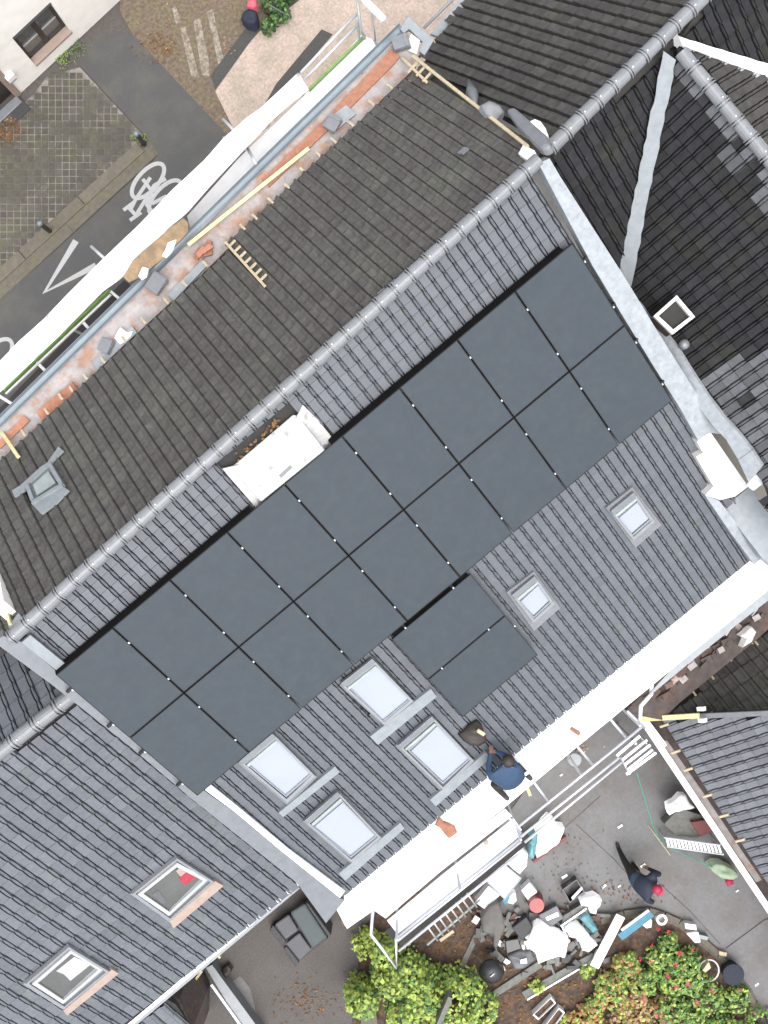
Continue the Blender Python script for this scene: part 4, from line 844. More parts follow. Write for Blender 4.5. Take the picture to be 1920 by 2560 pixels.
for u0, u1, v0, v1 in ((ua, ua + fw_, va, vb), (ub - fw_, ub, va, vb), (ua, ub, va, va + fw_), (ua, ub, vb - fw_, vb), ((ua + ub) / 2 - .06, (ua + ub) / 2 + .06, va, vb)):
    wn.hexa([wp(u0, v1, -.24), wp(u1, v1, -.24), wp(u1, v1, -.14), wp(u0, v1, -.14), wp(u0, v0, -.24), wp(u1, v0, -.24), wp(u1, v0, -.14), wp(u0, v0, -.14)])
M('frame_brown', (0.035, 0.028, 0.026), 0.5); wnd = wn.build('window', 'frame_brown', oh)
for u0, u1 in ((ua + fw_, (ua + ub) / 2 - .06), ((ua + ub) / 2 + .06, ub - fw_)):
    MB().hexa([wp(u0, vb - fw_, -.21), wp(u1, vb - fw_, -.21), wp(u1, vb - fw_, -.19), wp(u0, vb - fw_, -.19), wp(u0, va + fw_, -.21), wp(u1, va + fw_, -.21), wp(u1, va + fw_, -.19), wp(u0, va + fw_, -.19)]).build('pane', 'glass_dark', wnd)
    vm = va + (vb - va) * .62; MB().hexa([wp(u0, vm + .05, -.185), wp(u1, vm + .05, -.185), wp(u1, vm + .05, -.165), wp(u0, vm + .05, -.165), wp(u0, vm, -.185), wp(u1, vm, -.185), wp(u1, vm, -.165), wp(u0, vm, -.165)]).build('glazing_bar', 'frame_white', wnd)
MB().hexa([wp(ua, vb + .05, -.2), wp(ub, vb + .05, -.2), wp(ub, vb + .05, .07), wp(ua, vb + .05, .07), wp(ua, vb - .01, -.14), wp(ub, vb - .01, -.14), wp(ub, vb - .03, .07), wp(ua, vb - .03, .07)]).build('window_sill', 'apron_pink', wnd)
MB().hexa([wp(ua, va + .16, -.14), wp(ub, va + .16, -.14), wp(ub, va + .16, -.02), wp(ua, va + .16, -.02), wp(ua, va + .004, -.14), wp(ub, va + .004, -.14), wp(ub, va + .004, -.02), wp(ua, va + .004, -.02)]).build('shutter_box', 'cushion', wnd)
dq = MB()
for u0, u1, v0, v1 in ((du0 - .16, du0, -2.25, 0), (du1, du1 + .16, -2.25, 0), (du0, du1, -2.25, -2.1)): dq.hexa([wp(u0, v1, -.1), wp(u1, v1, -.1), wp(u1, v1, .025), wp(u0, v1, .025), wp(u0, v0, -.1), wp(u1, v0, -.1), wp(u1, v0, .025), wp(u0, v0, .025)])
dq.build('door_surround', 'apron_pink', oh)
dr = MB().hexa([wp(du0, 0, -.2), wp(du1, 0, -.2), wp(du1, 0, -.14), wp(du0, 0, -.14), wp(du0, -2.1, -.2), wp(du1, -2.1, -.2), wp(du1, -2.1, -.14), wp(du0, -2.1, -.14)]).build('door', 'frame_brown', oh)
MB().tube([wp(du1 - .12, -1.0, -.14), wp(du1 - .12, -1.0, -.08), wp(du1 - .24, -1.0, -.08)], .012).build('door_handle', 'alu', dr)
MB().box(wp((du0 + du1) / 2, -.05, .1), bd_, bn, UP, 1.1, .2, .1).build('door_step', 'zinc', oh, bevel=.01)
lp_ = FW.at(26, 192); lu, lv = FW.uv(lp_); t = MB().box(wp(lu, lv - .12, .06), bd_, bn, UP, .22, .12, .22).build('wall_lamp', 'white_plastic', oh, bevel=.015)
MB().box(wp(lu, lv + .035, .06), bd_, bn, UP, .16, .1, .06).build('lamp_glass', 'steel_grey', t)
o = slabz('door_mat', [(8, 268), (45, 236), (76, 272), (40, 306)], .03, .025, 'rattan'); tag(o, 'dark door mat on the paving at the cream house door', 'door mat')
mb = MB()
for _ in range(220):
    x, y = 18 + R.gauss(0, 22), 325 + R.gauss(0, 18); p = W(x, y, .01 + R.uniform(0, .03)); a = R.uniform(0, 6); s = R.uniform(.02, .04); mb.face([p + V((math.cos(a + k * 1.57) * s * (1 if k % 2 else .6), math.sin(a + k * 1.57) * s * (1 if k % 2 else .6), R.uniform(0, .01))) for k in range(4)])
o = mb.build('leaf_pile', 'leaf_fallen', kind='stuff'); tag(o, 'heap of orange leaves on the paving by the door mat', 'leaves')
# bollards
for bx, lb in (((360, 361), 'dark grey bollard at the corner of the kerb where the drive meets the road'), ((126, 579), 'dark grey bollard on the paving beside the arrow on the road')):
    p = W(*bx, 0); t = thing('bollard', lb, 'bollard', p, 'bollards along the kerb')
    MB().lathe(p, [(.075, 0), (.075, .03), (.055, .04), (.055, .84), (.06, .85)], 14).build('post', 'black_plastic', t, smooth=False)
    MB().lathe(p + UP * .85, [(.068, 0), (.07, .05), (.05, .09), (.0, .1)], 14).build('cap', 'zinc_blue', t, smooth=True)

# ================================================================== PLANTS
def leaves(name, cen_px, rx, rz_, n, size, mats, parent, seed, hmin=0.0, z=None, squash=1.0, ang=0.0, ry=None):
    """leaf faces through a dome-shaped crown; rx, ry in metres"""
    rr = random.Random(seed); c = W(*cen_px, z) if z is not None else W(*cen_px, 0); ry = ry or rx
    lobes = [(V((rr.uniform(-.75, .75) * rx, rr.uniform(-.75, .75) * ry, 0)), rr.uniform(.3, .55), rr.uniform(.6, 1.0)) for _ in range(11)]
    ms = [MB() for _ in mats]
    for _ in range(n):
        lo, lr, lh_ = rr.choice(lobes); a = rr.uniform(0, 6.283); q = math.sqrt(rr.random()); el = math.acos(q) ; rad = rr.uniform(.72, 1.04)
        dx, dy, dzz = math.cos(a) * math.sin(math.acos(rr.uniform(0, 1))), math.sin(a) * math.sin(math.acos(rr.uniform(0, 1))), rr.uniform(.05, 1)
        nr = V((dx, dy, dzz)).normalized(); p = c + lo + V((nr.x * lr * rx * rad, nr.y * lr * ry * rad, hmin + nr.z * (rz_ * lh_ - hmin) * rad))
        s = size * rr.uniform(.6, 1.25); up = (nr + V((rr.uniform(-.6, .6), rr.uniform(-.6, .6), rr.uniform(.2, .9)))).normalized(); t1 = up.cross(V((rr.uniform(-1, 1), rr.uniform(-1, 1), .1))).normalized(); t2 = up.cross(t1)
        k = min(len(mats) - 1, int(rr.random() * len(mats)))
        mb = ms[k]; b = len(mb.v); mb.v += [p - t1 * s * .5, p + t2 * s * .34 - t1 * s * .1, p + t1 * s * .55 - up * s * .12, p - t2 * s * .34 - t1 * s * .1, p + up * s * .07]
        mb.f += [(b, b + 4, b + 1), (b + 1, b + 4, b + 2), (b + 2, b + 4, b + 3), (b + 3, b + 4, b)]; mb.mi += [0] * 4
    for mb, mt_ in zip(ms, mats):
        if mb.v: mb.build(name, mt_, parent, kind='stuff')
def shrub(px, rx, h, n, size, mats, label, seed, cat='shrub', name='shrub', ry=None, group=None, flowers=None, z=0.0):
    p = W(*px, z); t = thing(name, label, cat, p, group); rr = random.Random(seed)
    st = MB()
    for i in range(6): a = rr.uniform(0, 6.28); st.tube([p, p + V((math.cos(a) * rx * .3, math.sin(a) * rx * .3, h * .4)), p + V((math.cos(a) * rx * .55, math.sin(a) * rx * .55, h * .72))], [.02, .014, .006], 5)
    st.build('stem', 'bark', t); leaves('foliage', px, rx, h, n, size, mats, t, seed, ry=ry, z=z, hmin=.05)
    if flowers:
        for fx, fy in flowers[1]:
            c = W(fx, fy, h * .86 + z); m_ = MB(); k = 9 + int(rr.random() * 5); fs_ = rr.uniform(.5, 1.1)
            for i in range(k):
                a = rr.uniform(0, 6.283); u = V((math.cos(a), math.sin(a), rr.uniform(.1, .9))); w_ = V((-math.sin(a), math.cos(a), rr.uniform(-.4, .4))); q = c + V((rr.gauss(0, .02), rr.gauss(0, .02), rr.gauss(0, .01))); m_.face([q, q + (u * .022 - w_ * .02) * fs_, q + u * .05 * fs_ + UP * .008, q + (u * .022 + w_ * .02) * fs_])
            m_.build('flower', flowers[0], t)
    return t
shrub((985, 2440), 1.05, 2.1, 4200, .125, ['leaf_yellow', 'leaf_yellow', 'leaf_green'], 'large bright yellow green bush below the end of the rear scaffold', 41)
shrub((1100, 2535), 1.35, 1.8, 4200, .115, ['leaf_yellow', 'leaf_green', 'leaf_yellow'], 'spreading yellow green bush in front of the grey garden boards', 42)
shrub((925, 2345), .32, 1.1, 420, .11, ['leaf_yellow', 'leaf_yellow'], 'small golden shrub beside the scaffold end bracket', 43)
fl = ('flower_red', [(1642, 2362), (1648, 2300), (1700, 2383), (1625, 2404), (1672, 2412), (1735, 2375)])
shrub((1690, 2385), .62, .9, 1500, .10, ['leaf_green', 'leaf_yellow', 'leaf_green'], 'green garden shrub with red flowers beside the curved kerb', 44, flowers=('flower_red', [(1630, 2362), (1645, 2322), (1700, 2383), (1732, 2374), (1672, 2330)]))
shrub((1560, 2450), .62, .8, 1300, .115, ['leaf_yellow', 'leaf_orange', 'leaf_green'], 'olive and orange leaved shrub beside the white plank', 45)
shrub((1700, 2480), .8, .85, 2000, .10, ['leaf_green', 'leaf_green', 'leaf_yellow'], 'dense green shrub with pink blooms behind the hoop', 46, flowers=('flower_pink', [(1688, 2468), (1742, 2508), (1780, 2476), (1625, 2404), (1700, 2384), (1720, 2460)]))
shrub((1590, 2550), .72, .75, 1700, .11, ['leaf_orange', 'leaf_pink', 'leaf_pink', 'leaf_yellow'], 'fading pink and orange hydrangea at the garden edge', 47, flowers=('flower_pink', [(1640, 2540), (1610, 2500)]))
shrub((1830, 2545), .72, .7, 1700, .095, ['leaf_green', 'leaf_yellow', 'leaf_green'], 'light green ground shrub beside the curved kerb and yard slab', 48, flowers=('flower_pink', [(1850, 2478), (1886, 2534)]))
shrub((1455, 2545), .5, .55, 700, .12, ['leaf_yellow', 'leaf_orange'], 'yellowing leafy plant beside the white planter boxes', 49)
shrub((1505, 2490), .45, .6, 800, .115, ['leaf_orange', 'leaf_yellow', 'leaf_green'], 'mottled orange and olive plant between the planter boxes and the pink hydrangea', 57)
shrub((1640, 2430), .5, .8, 900, .11, ['leaf_yellow', 'leaf_green'], 'yellow green plant between the flowering shrubs', 58, flowers=('flower_red', [(1600, 2400), (1668, 2440), (1690, 2412)]))
shrub((1650, 2545), .5, .7, 900, .105, ['leaf_pink', 'leaf_green', 'leaf_orange'], 'pinkish leaved plant beside the fading hydrangea', 59, flowers=('flower_pink', [(1680, 2520), (1660, 2556)]))
shrub((1340, 2462), .16, .4, 90, .11, ['leaf_yellow'], 'single lime green seedling between the garden boards', 50)
shrub((1468, 2425), .2, .4, 120, .11, ['leaf_yellow', 'leaf_green'], 'small green plant at the lower end of the white plank', 51)
shrub((676, 40), .36, .8, 700, .10, ['leaf_dark', 'leaf_dark', 'leaf_green'], 'dark green clipped shrub on the footway across the street', 52)
shrub((700, 0), .28, .8, 350, .10, ['leaf_dark'], 'dark green shrub behind the clipped shrub on the footway', 53)
shrub((352, 348), .18, .13, 110, .035, ['leaf_green', 'leaf_yellow'], 'tuft of weeds at the kerb corner bollard', 54, cat='weeds', name='weed_tuft')
shrub((165, 150), .22, .13, 160, .035, ['leaf_green', 'leaf_yellow'], 'weeds growing at the foot of the cream wall', 55, cat='weeds', name='weed_tuft')
shrub((196, 122), .2, .12, 120, .035, ['leaf_green'], 'mossy weeds by the drive at the cream wall', 56, cat='weeds', name='weed_tuft')
def litter(n, cx, cy, sx, sy, mat, label, size=(.02, .04), z=.02, seed=1):
    rr = random.Random(seed); mb = MB()
    for _ in range(n):
        x, y = cx + rr.gauss(0, sx), cy + rr.gauss(0, sy); p = W(x, y, z + rr.uniform(0, .02)); a = rr.uniform(0, 6); s = rr.uniform(*size)
        mb.face([p + V((math.cos(a + k * 1.57) * s * (1 if k % 2 else .55), math.sin(a + k * 1.57) * s * (1 if k % 2 else .55), rr.uniform(0, .015))) for k in range(4)])
    o = mb.build('fallen_leaves', mat, kind='stuff'); tag(o, label, 'leaves')
litter(150, 765, 2505, 45, 25, 'leaf_fallen', 'orange leaves scattered on the side yard below the sofa', seed=61)
litter(160, 1130, 2360, 55, 45, 'leaf_fallen', 'brown leaves on the soil under the rear scaffold', seed=62)
litter(140, 1370, 2480, 70, 40, 'leaf_fallen', 'orange leaves on the soil around the garden boards', (.03, .06), seed=63)
litter(130, 395, 115, 28, 22, 'leaf_fallen', 'orange leaves along the drive edge across the street', seed=64)
litter(60, 480, 80, 70, 60, 'leaf_orange', 'pale leaves on the faded markings across the street', (.015, .03), seed=65)
litter(110, 1540, 2235, 70, 22, 'leaf_fallen', 'brown leaves along the curved garden kerb', seed=66)
litter(90, 1400, 2170, 60, 45, 'rubble', 'reddish rubble crumbs on the rear yard', (.01, .03), seed=67)

# ================================================================== SIDE YARD
def Zs(pts): return [(460 + x * .3014, 2160 + y * .3014) for x, y in pts]
t = thing('garden_sofa', 'grey rattan two seat garden sofa in the corner of the side yard', 'sofa', W(745, 2330, 0))
slabz('base', Zs([(722, 530), (1000, 350), (1195, 620), (940, 815)]), .30, .29, 'rattan', t, bevel=.02)
slabz('back', Zs([(1004, 322), (1032, 330), (1222, 590), (1196, 606)]), .78, .76, 'rattan', t, bevel=.02)
slabz('back_cushion', Zs([(878, 402), (1003, 326), (1190, 608), (1062, 702)]), .62, .20, 'cushion_blue', t, bevel=.05)
slabz('seat_cushion', Zs([(755, 500), (868, 420), (948, 550), (842, 626)]), .44, .13, 'cushion', t, bevel=.03)
slabz('seat_cushion', Zs([(846, 660), (956, 570), (1056, 708), (960, 800)]), .44, .13, 'cushion', t, bevel=.03)
slabz('footrest', Zs([(709, 550), (738, 508), (846, 640), (824, 690)]), .34, .33, 'rattan', t, bevel=.015)
slabz('footrest', Zs([(824, 704), (850, 680), (956, 814), (926, 856)]), .34, .33, 'rattan', t, bevel=.015)
w = thing('low_wall', 'low grey garden wall with white edge beside the side yard', 'wall', W(570, 2500, 0))
MB().prism(pz([(515, 2420), (530, 2412), (660, 2590), (640, 2600), (600, 2560)], .5), (0, 0, -.5)).build('wall_body', 'zinc', w); MB().beam(W(528, 2462, .56), W(620, 2590, .56), .05, .05).build('edge_strip', 'alu_white', w)
cloth('sack', Zs([(290, 950), (330, 870), (365, 845), (398, 885), (370, 940), (330, 975)]), .3, .06, 'hair', 'dark brown sack slumped beside the low garden wall', 'sack', zb=0, seed=71)
for a, b, lb in (((488, 2450), (505, 2428), 'yellow strap end at the top of the low garden wall'), ((538, 2378), (550, 2396), 'yellow bracket under the gutter of the left house')):
    o = MB().beam(W(*a, .9), W(*b, .9), .05, .9).build('yellow_bracket', 'wood_yellow'); tag(o, lb, 'bracket')
o = slabz('stone_block', [(905, 2490), (930, 2470), (945, 2560), (900, 2575)], .25, .25, 'kerb', bevel=.02); tag(o, 'pale stone block at the edge of the side yard under the bush', 'stone')
cloth('rubble_lump', [(855, 2290), (870, 2292), (874, 2310), (862, 2320), (852, 2305)], .2, .04, 'wood_brown', 'small brown lump beside the sofa back', 'lump', zb=0, seed=72)

# ================================================================== CLUTTER IN THE REAR YARD
def box(name, pxs, z, th, mat, label, cat, **k): o = slabz(name, pxs, z, th, mat, **k); tag(o, label, cat); return o
cloth('insulation_sheet', [(1336, 2090), (1372, 2042), (1388, 2052), (1396, 2068), (1412, 2072), (1400, 2108), (1368, 2132), (1342, 2146)], .55, .05, 'white_sheet', 'white insulation sheets piled under the rear scaffold beside the red plank', 'insulation', zb=0, seed=81)
cloth('teal_film', [(1316, 2098), (1334, 2088), (1344, 2086), (1342, 2118), (1334, 2150), (1322, 2142), (1326, 2110)], .6, .04, 'teal_film', 'teal plastic film hanging off the white insulation pile', 'plastic sheet', zb=.02, seed=82)
o = MB().beam(W(1333, 2156, .2), W(1416, 2094, .2), .06, .2).build('red_plank', 'dark_red'); tag(o, 'dark red plank lying beside the white insulation pile', 'plank')
cloth('insulation_sheet', [(1264, 2160), (1296, 2124), (1320, 2138), (1318, 2168), (1300, 2186)], .75, .05, 'white_sheet', 'white insulation block leaning behind the glass table', 'insulation', zb=0, seed=83)
t = thing('garden_table', 'square garden table with pale teal glass top', 'table', W(1250, 2205, 0)); gt = [(1212, 2200), (1256, 2156), (1304, 2196), (1262, 2250)]
slabz('table_top', gt, .74, .02, 'table_glass', t); frame('top_frame', pz(gt, .755), .025, .04, UP, 'zinc_blue', t)
for p in ring(pz(gt, .72), .05): MB().tube([p, flat(p, 0)], .02).build('leg', 'zinc_blue', t, smooth=True)
box('cyan_board', [(1256, 2252), (1268, 2226), (1274, 2244), (1266, 2264)], .35, .35, 'cyan', 'blue plastic panel standing below the glass table corner', 'panel')
box('foam_block', [(1188, 2256), (1222, 2214), (1250, 2238), (1214, 2276)], .4, .4, 'white_plastic', 'white foam block beside the glass table', 'block', bevel=.02)
cloth('white_cloth', [(1258, 2256), (1276, 2236), (1290, 2232), (1292, 2254), (1282, 2262)], .3, .05, 'sheet_plastic', 'small crumpled white cloth between foam block and red bucket', 'cloth', zb=0, seed=84)
box('white_crate', [(1303, 2226), (1324, 2206), (1344, 2230), (1320, 2252)], .35, .35, 'white_plastic', 'square white crate beside the red bucket', 'crate', bevel=.015)
def bucket(px, r, h, label, m1, m2, flip=True):
    p = W(*px, 0); t = thing('bucket', label, 'bucket', p); MB().lathe(p, [(r * 1.12, 0), (r * 1.12, .02), (r, h)], 22).build('bucket_body', m1, t, smooth=False); MB().lathe(p + UP * h, [(r * .98, 0), (r * .95, .012)], 22).build('bucket_base', m2, t); return t
bucket((1336, 2246), .175, .52, 'red bucket turned upside down beside the white crate', 'red_plastic', 'red_pale')
t = thing('grey_box', 'grey box with a white label beside the red bucket', 'box', W(1382, 2290, 0)); slabz('body', [(1346, 2288), (1392, 2264), (1410, 2296), (1370, 2322)], .3, .3, 'grey_plastic', t, bevel=.015); slabz('label', [(1364, 2294), (1394, 2280), (1398, 2290), (1368, 2302)], .304, .003, 'white_plastic', t)
t = thing('black_crate', 'black plastic crate on the rear yard beside the white bags', 'crate', W(1440, 2225, 0)); cr = [(1406, 2224), (1442, 2198), (1462, 2230), (1424, 2258)]
slabz('base', cr, .06, .05, 'black_plastic', t); frame('rim', pz(cr, .38), .025, .33, UP, 'black_plastic', t); slabz('lid_strip', [(1428, 2244), (1454, 2216), (1458, 2222), (1432, 2250)], .39, .02, 'steel_grey', t)
cloth('white_bag', [(1452, 2258), (1462, 2246), (1488, 2242), (1506, 2252), (1502, 2268), (1494, 2274), (1490, 2286), (1476, 2284), (1470, 2268), (1454, 2268)], .45, .06, 'sheet_plastic', 'bunched white bag on top of the grey frame behind the black crate', 'bag', zb=0, seed=85)
cloth('white_tarp', [(1318, 2368), (1334, 2324), (1358, 2308), (1380, 2326), (1402, 2334), (1422, 2346), (1420, 2370), (1412, 2398), (1396, 2392), (1372, 2402), (1348, 2412), (1338, 2382)], .5, .07, 'white_sheet', 'large crumpled white tarpaulin in the middle of the clutter', 'tarpaulin', zb=0, seed=86)
cloth('white_bag', [(1414, 2326), (1430, 2310), (1450, 2318), (1470, 2340), (1488, 2358), (1494, 2364), (1474, 2382), (1456, 2378), (1452, 2366), (1460, 2354), (1440, 2340), (1424, 2344)], .5, .06, 'sheet_plastic', 'long white bag draped over the garden boards', 'bag', zb=0, seed=87)
cloth('clear_film', [(1448, 2296), (1466, 2288), (1480, 2300), (1496, 2326), (1484, 2334), (1466, 2316)], .42, .05, 'teal_film', 'pale blue film crumpled beside the long white bag', 'plastic sheet', zb=0, seed=88)
for q in (((1402, 2316), (1466, 2272), 'grey frame rail in front of the black crate'), ((1404, 2314), (1414, 2334), 'short end of the grey frame beside the white tarpaulin')):
    o = MB().beam(W(*q[0], .35), W(*q[1], .35), .035, .35).build('frame_rail', 'steel'); tag(o, q[2], 'rail')
box('grey_board', [(1408, 2290), (1452, 2262), (1470, 2282), (1404, 2318)], .28, .26, 'wood_grey', 'grey board lying under the bunched white bag', 'board')
o = MB().beam(W(1486, 2418, .3), W(1552, 2290, .42), .21, .05).build('white_plank', 'alu_white'); tag(o, 'long white plank laid across the flower bed', 'plank')
MB().beam(W(1484, 2416, .2), W(1500, 2386, .25), .15, .2).build('plank_foot', 'white_plastic', o)
t = thing('blue_board', 'bright blue board with a white edge leaning at the flower bed', 'board', W(1590, 2312, 0)); MB().beam(W(1550, 2344, .35), W(1630, 2284, .45), .17, .04).build('board', 'cyan', t); MB().beam(W(1554, 2326, .42), W(1622, 2276, .5), .05, .05).build('edge', 'white_plastic', t); MB().tube([W(1590, 2315, .37), flat(W(1590, 2315, .37), 0)], .02).build('support', 'wood_grey', t)
cloth('white_bag', [(1604, 2300), (1620, 2290), (1630, 2304), (1630, 2320), (1618, 2322), (1602, 2310)], .4, .05, 'sheet_plastic', 'small white bag leaning on the bright blue board', 'bag', zb=0, seed=89)
p = W(1650, 2292, .0); t = thing('tape_roll', 'round white roll with dark core beside the bright blue board', 'roll', p); MB().lathe(p, [(.13, 0), (.13, .22), (.07, .22), (.07, .05)], 24).build('roll', 'white_render', t)
p = W(1224, 2402, 0); t = thing('kettle_grill', 'round black kettle grill with shiny lid in the clutter', 'grill', p); MB().lathe(p + UP * .42, [(.05, 0), (.18, .05), (.26, .16), (.285, .24)], 26).build('bowl', 'black_plastic', t, smooth=True)
ld = MB().lathe(p + UP * .66, [(.29, 0), (.27, .06), (.2, .14), (.1, .185), (.02, .2)], 26).build('lid', 'black_plastic', t, smooth=True); MB().tube([p + V((-.07, 0, .86)), p + V((-.05, 0, .91)), p + V((.05, 0, .91)), p + V((.07, 0, .86))], .013).build('lid_handle', 'alu', ld)
for k in range(3): a = k * 2.1; MB().tube([p + V((math.cos(a) * .16, math.sin(a) * .16, .48)), p + V((math.cos(a) * .3, math.sin(a) * .3, 0))], .014).build('leg', 'alu', t)
cloth('canvas_sheet', [(1205, 2290), (1222, 2268), (1246, 2256), (1254, 2276), (1262, 2322), (1250, 2350), (1244, 2368), (1236, 2370), (1232, 2340), (1206, 2330)], .6, .06, 'canvas', 'grey canvas sheet hung over crates behind the grill', 'canvas', zb=0, seed=90)
box('dark_box', [(1280, 2320), (1316, 2292), (1336, 2326), (1304, 2352)], .35, .35, 'rattan', 'dark box with a brown lid behind the white tarpaulin', 'box', bevel=.02)
box('dark_box', [(1262, 2352), (1296, 2346), (1304, 2372), (1266, 2386)], .22, .22, 'black_plastic', 'low black box between the grill and the canvas sheet', 'box', bevel=.02)
cloth('dark_bag', [(1268, 2390), (1300, 2380), (1330, 2382), (1338, 2402), (1310, 2424), (1288, 2428)], .3, .06, 'grey_plastic', 'dark grey bag in front of the white tarpaulin', 'bag', zb=0, seed=91)
box('white_card', [(1300, 2400), (1316, 2396), (1318, 2408), (1302, 2410)], .36, .03, 'white_plastic', 'small pale card on the dark grey bag', 'card')
def plank(a, b, wd, z, mat, label, th=.05): o = MB().beam(W(*a, z), W(*b, z), wd, th).build('plank', mat); tag(o, label, 'plank'); return o
plank((1140, 2446), (1196, 2330), .12, .06, 'wood_grey', 'grey plank lying between the yellow bush and the grill')
plank((1096, 2565), (1126, 2494), .10, 1.6, 'wood_grey', 'thin grey plank poking out of the yellow bush', 1.6)
plank((1236, 2486), (1352, 2410), .16, .08, 'wood_grey', 'weathered board edging the bed in front of the grill', .08)
plank((1310, 2490), (1486, 2392), .2, .10, 'wood_grey', 'long grey board edging the bed below the white tarpaulin', .1)
plank((1318, 2500), (1490, 2398), .035, .14, 'alu_white', 'thin white strip along the long grey garden board', .14)
plank((1100, 2352), (1134, 2328), .07, .05, 'wood_cream', 'short pale wood offcut on the leaves under the rear scaffold')
plank((1236, 2432), (1262, 2420), .12, .05, 'wood_cream', 'short pale board at the foot of the black grill')
box('dark_board', [(1140, 2440), (1172, 2420), (1196, 2432), (1196, 2490), (1150, 2500)], .05, .04, 'wood_grey', 'weathered grey sheet lying beside the yellow bush', 'sheet')
for q, lb in (([(1332, 2538), (1378, 2494), (1390, 2508), (1346, 2550)], 'white rimmed planter box nearest the yellowing leafy plant'), ([(1355, 2575), (1398, 2520), (1412, 2532), (1372, 2588)], 'white rimmed planter box at the very edge of the bed')):
    t = thing('planter_box', lb, 'planter', W(*q[0], 0)); frame('rim', pz(q, .3), .022, .28, UP, 'white_plastic', t); slabz('soil_fill', [(a + (1362 - a) * .05, b) for a, b in q], .2, .18, 'soil', t)
for q, z, m_, lb in (([(1712, 2308), (1740, 2312), (1742, 2326), (1714, 2322)], .25, 'white_plastic', 'white carton on the curved kerb'), ([(1716, 2334), (1746, 2330), (1752, 2356), (1738, 2358)], .2, 'sheet_plastic', 'white packet beside the carton at the kerb'), ([(1748, 2336), (1772, 2342), (1768, 2352), (1746, 2346)], .2, 'zinc_light', 'pale blue tray beside the white packet at the kerb'), ([(1798, 2378), (1818, 2382), (1816, 2392), (1798, 2388)], .15, 'wood_cream', 'orange wooden block on the curved kerb'), ([(1756, 2426), (1772, 2404), (1778, 2420), (1764, 2432)], .5, 'wood_cream', 'orange wooden block inside the white hoop')):
    box('carton', q, z, z, m_, lb, 'box', bevel=.01)
o = MB(); hp = pz(ell(1772, 2426, 25, 27, .2, 28), .32)
o = o.tube(hp, .02, 6, caps=False).build('hoop', 'white_render', smooth=True); tag(o, 'white hoop standing in the flower bed beside the dark blue tub', 'hoop')
for k in (0, 9, 19): MB().tube([hp[k], flat(hp[k], 0)], .012).build('hoop_leg', 'white_render', o)
p = W(1822, 2420, 0); t = thing('blue_tub', 'dark blue round tub at the curved kerb', 'tub', p); MB().lathe(p, [(.17, 0), (.2, .02), (.235, .4), (.25, .41), (.24, .43)], 22).build('tub', 'navy', t, smooth=False); MB().lathe(p + UP * .40, [(.22, 0), (.2, .035)], 22).build('tub_lid', 'navy', t)
rr2 = random.Random(77)
for mat_, lb, n_ in (('black_plastic', 'dark scraps strewn among the clutter behind the flower bed', 70), ('wood_grey', 'grey broken bits strewn among the clutter behind the flower bed', 70), ('white_plastic', 'pale plastic bits strewn among the clutter behind the flower bed', 22), ('brick_muted', 'reddish broken bits strewn among the clutter behind the flower bed', 40)):
    mb = MB()
    for _ in range(n_):
        t_ = rr2.random(); x = 1190 + 300 * t_ + rr2.gauss(0, 14); y = 2310 + 45 * math.sin(t_ * 3) + rr2.gauss(0, 42); a = rr2.uniform(0, 3.14); u = V((math.cos(a), math.sin(a), rr2.uniform(-.25, .25))).normalized(); v = u.cross(UP).normalized()
        mb.box(W(x, y, .06 + rr2.uniform(0, .12)), u, v, u.cross(v), rr2.uniform(.06, .34), rr2.uniform(.03, .14), rr2.uniform(.02, .08))
    o = mb.build('debris', mat_, kind='stuff'); tag(o, lb, 'debris')
for a, b in (((1440, 2060), (1620, 2240)), ((1500, 1990), (1400, 2080)), ((1640, 2200), (1800, 2360))):
    structure(stroke(MB(), [a, ((a[0] + b[0]) / 2 + 4, (a[1] + b[1]) / 2 - 3), b], .022, .004).build('slab_joint', 'yard_brown'))
# right of the scaffold: ladder, parasol, sack, rope
t = thing('ladder', 'light metal ladder lying across the corner of the rear yard', 'ladder', W(1735, 2110, .3)); la = [W(1662, 2094, .55), W(1800, 2112, .9)]; lb_ = [W(1668, 2116, .5), W(1808, 2136, .85)]
MB().tube(la, .022).build('rail', 'alu', t); MB().tube(lb_, .022).build('rail', 'alu', t)
for i in range(15): f = (i + .5) / 15; MB().beam(la[0].lerp(la[1], f), lb_[0].lerp(lb_[1], f), .05, .03).build('rung', 'alu_white', t)
for q in (la[0], lb_[1], la[1]): MB().tube([q, flat(q, 0)], .015).build('leg', 'alu', t)
cloth('folded_parasol', [(1776, 2172), (1790, 2162), (1812, 2164), (1844, 2182), (1850, 2192), (1836, 2202), (1806, 2198), (1786, 2184)], .55, .07, 'canvas_green', 'pale green folded parasol lying against the long white beam', 'parasol', zb=0, seed=92)
cloth('red_rag', [(1814, 2204), (1832, 2198), (1836, 2210), (1820, 2216)], .1, .03, 'cap_red', 'small red rag under the pale green parasol', 'rag', zb=0, seed=93)
cloth('white_sack', [(1668, 2012), (1688, 2002), (1700, 1988), (1716, 1990), (1728, 2012), (1740, 2022), (1712, 2026), (1690, 2032), (1674, 2040)], .8, .07, 'sheet_plastic', 'white sack lying on the box beside the long white beam', 'sack', zb=.45, seed=94)
box('yard_box', [(1660, 2060), (1700, 2020), (1760, 2040), (1778, 2080), (1740, 2096), (1690, 2090)], .45, .45, 'wood_grey', 'weathered box under the white sack', 'box', bevel=.02)
box('dark_box', [(1728, 2056), (1768, 2050), (1780, 2080), (1750, 2092)], .62, .17, 'dark_red', 'dark red brown box on the weathered box by the ladder', 'box')
rp = [W(1592, 1932, 1.6), W(1610, 1990, 1.2), W(1634, 2070, .7), W(1652, 2104, .5), W(1690, 2126, .35), W(1740, 2150, .3), W(1780, 2168, .5)]
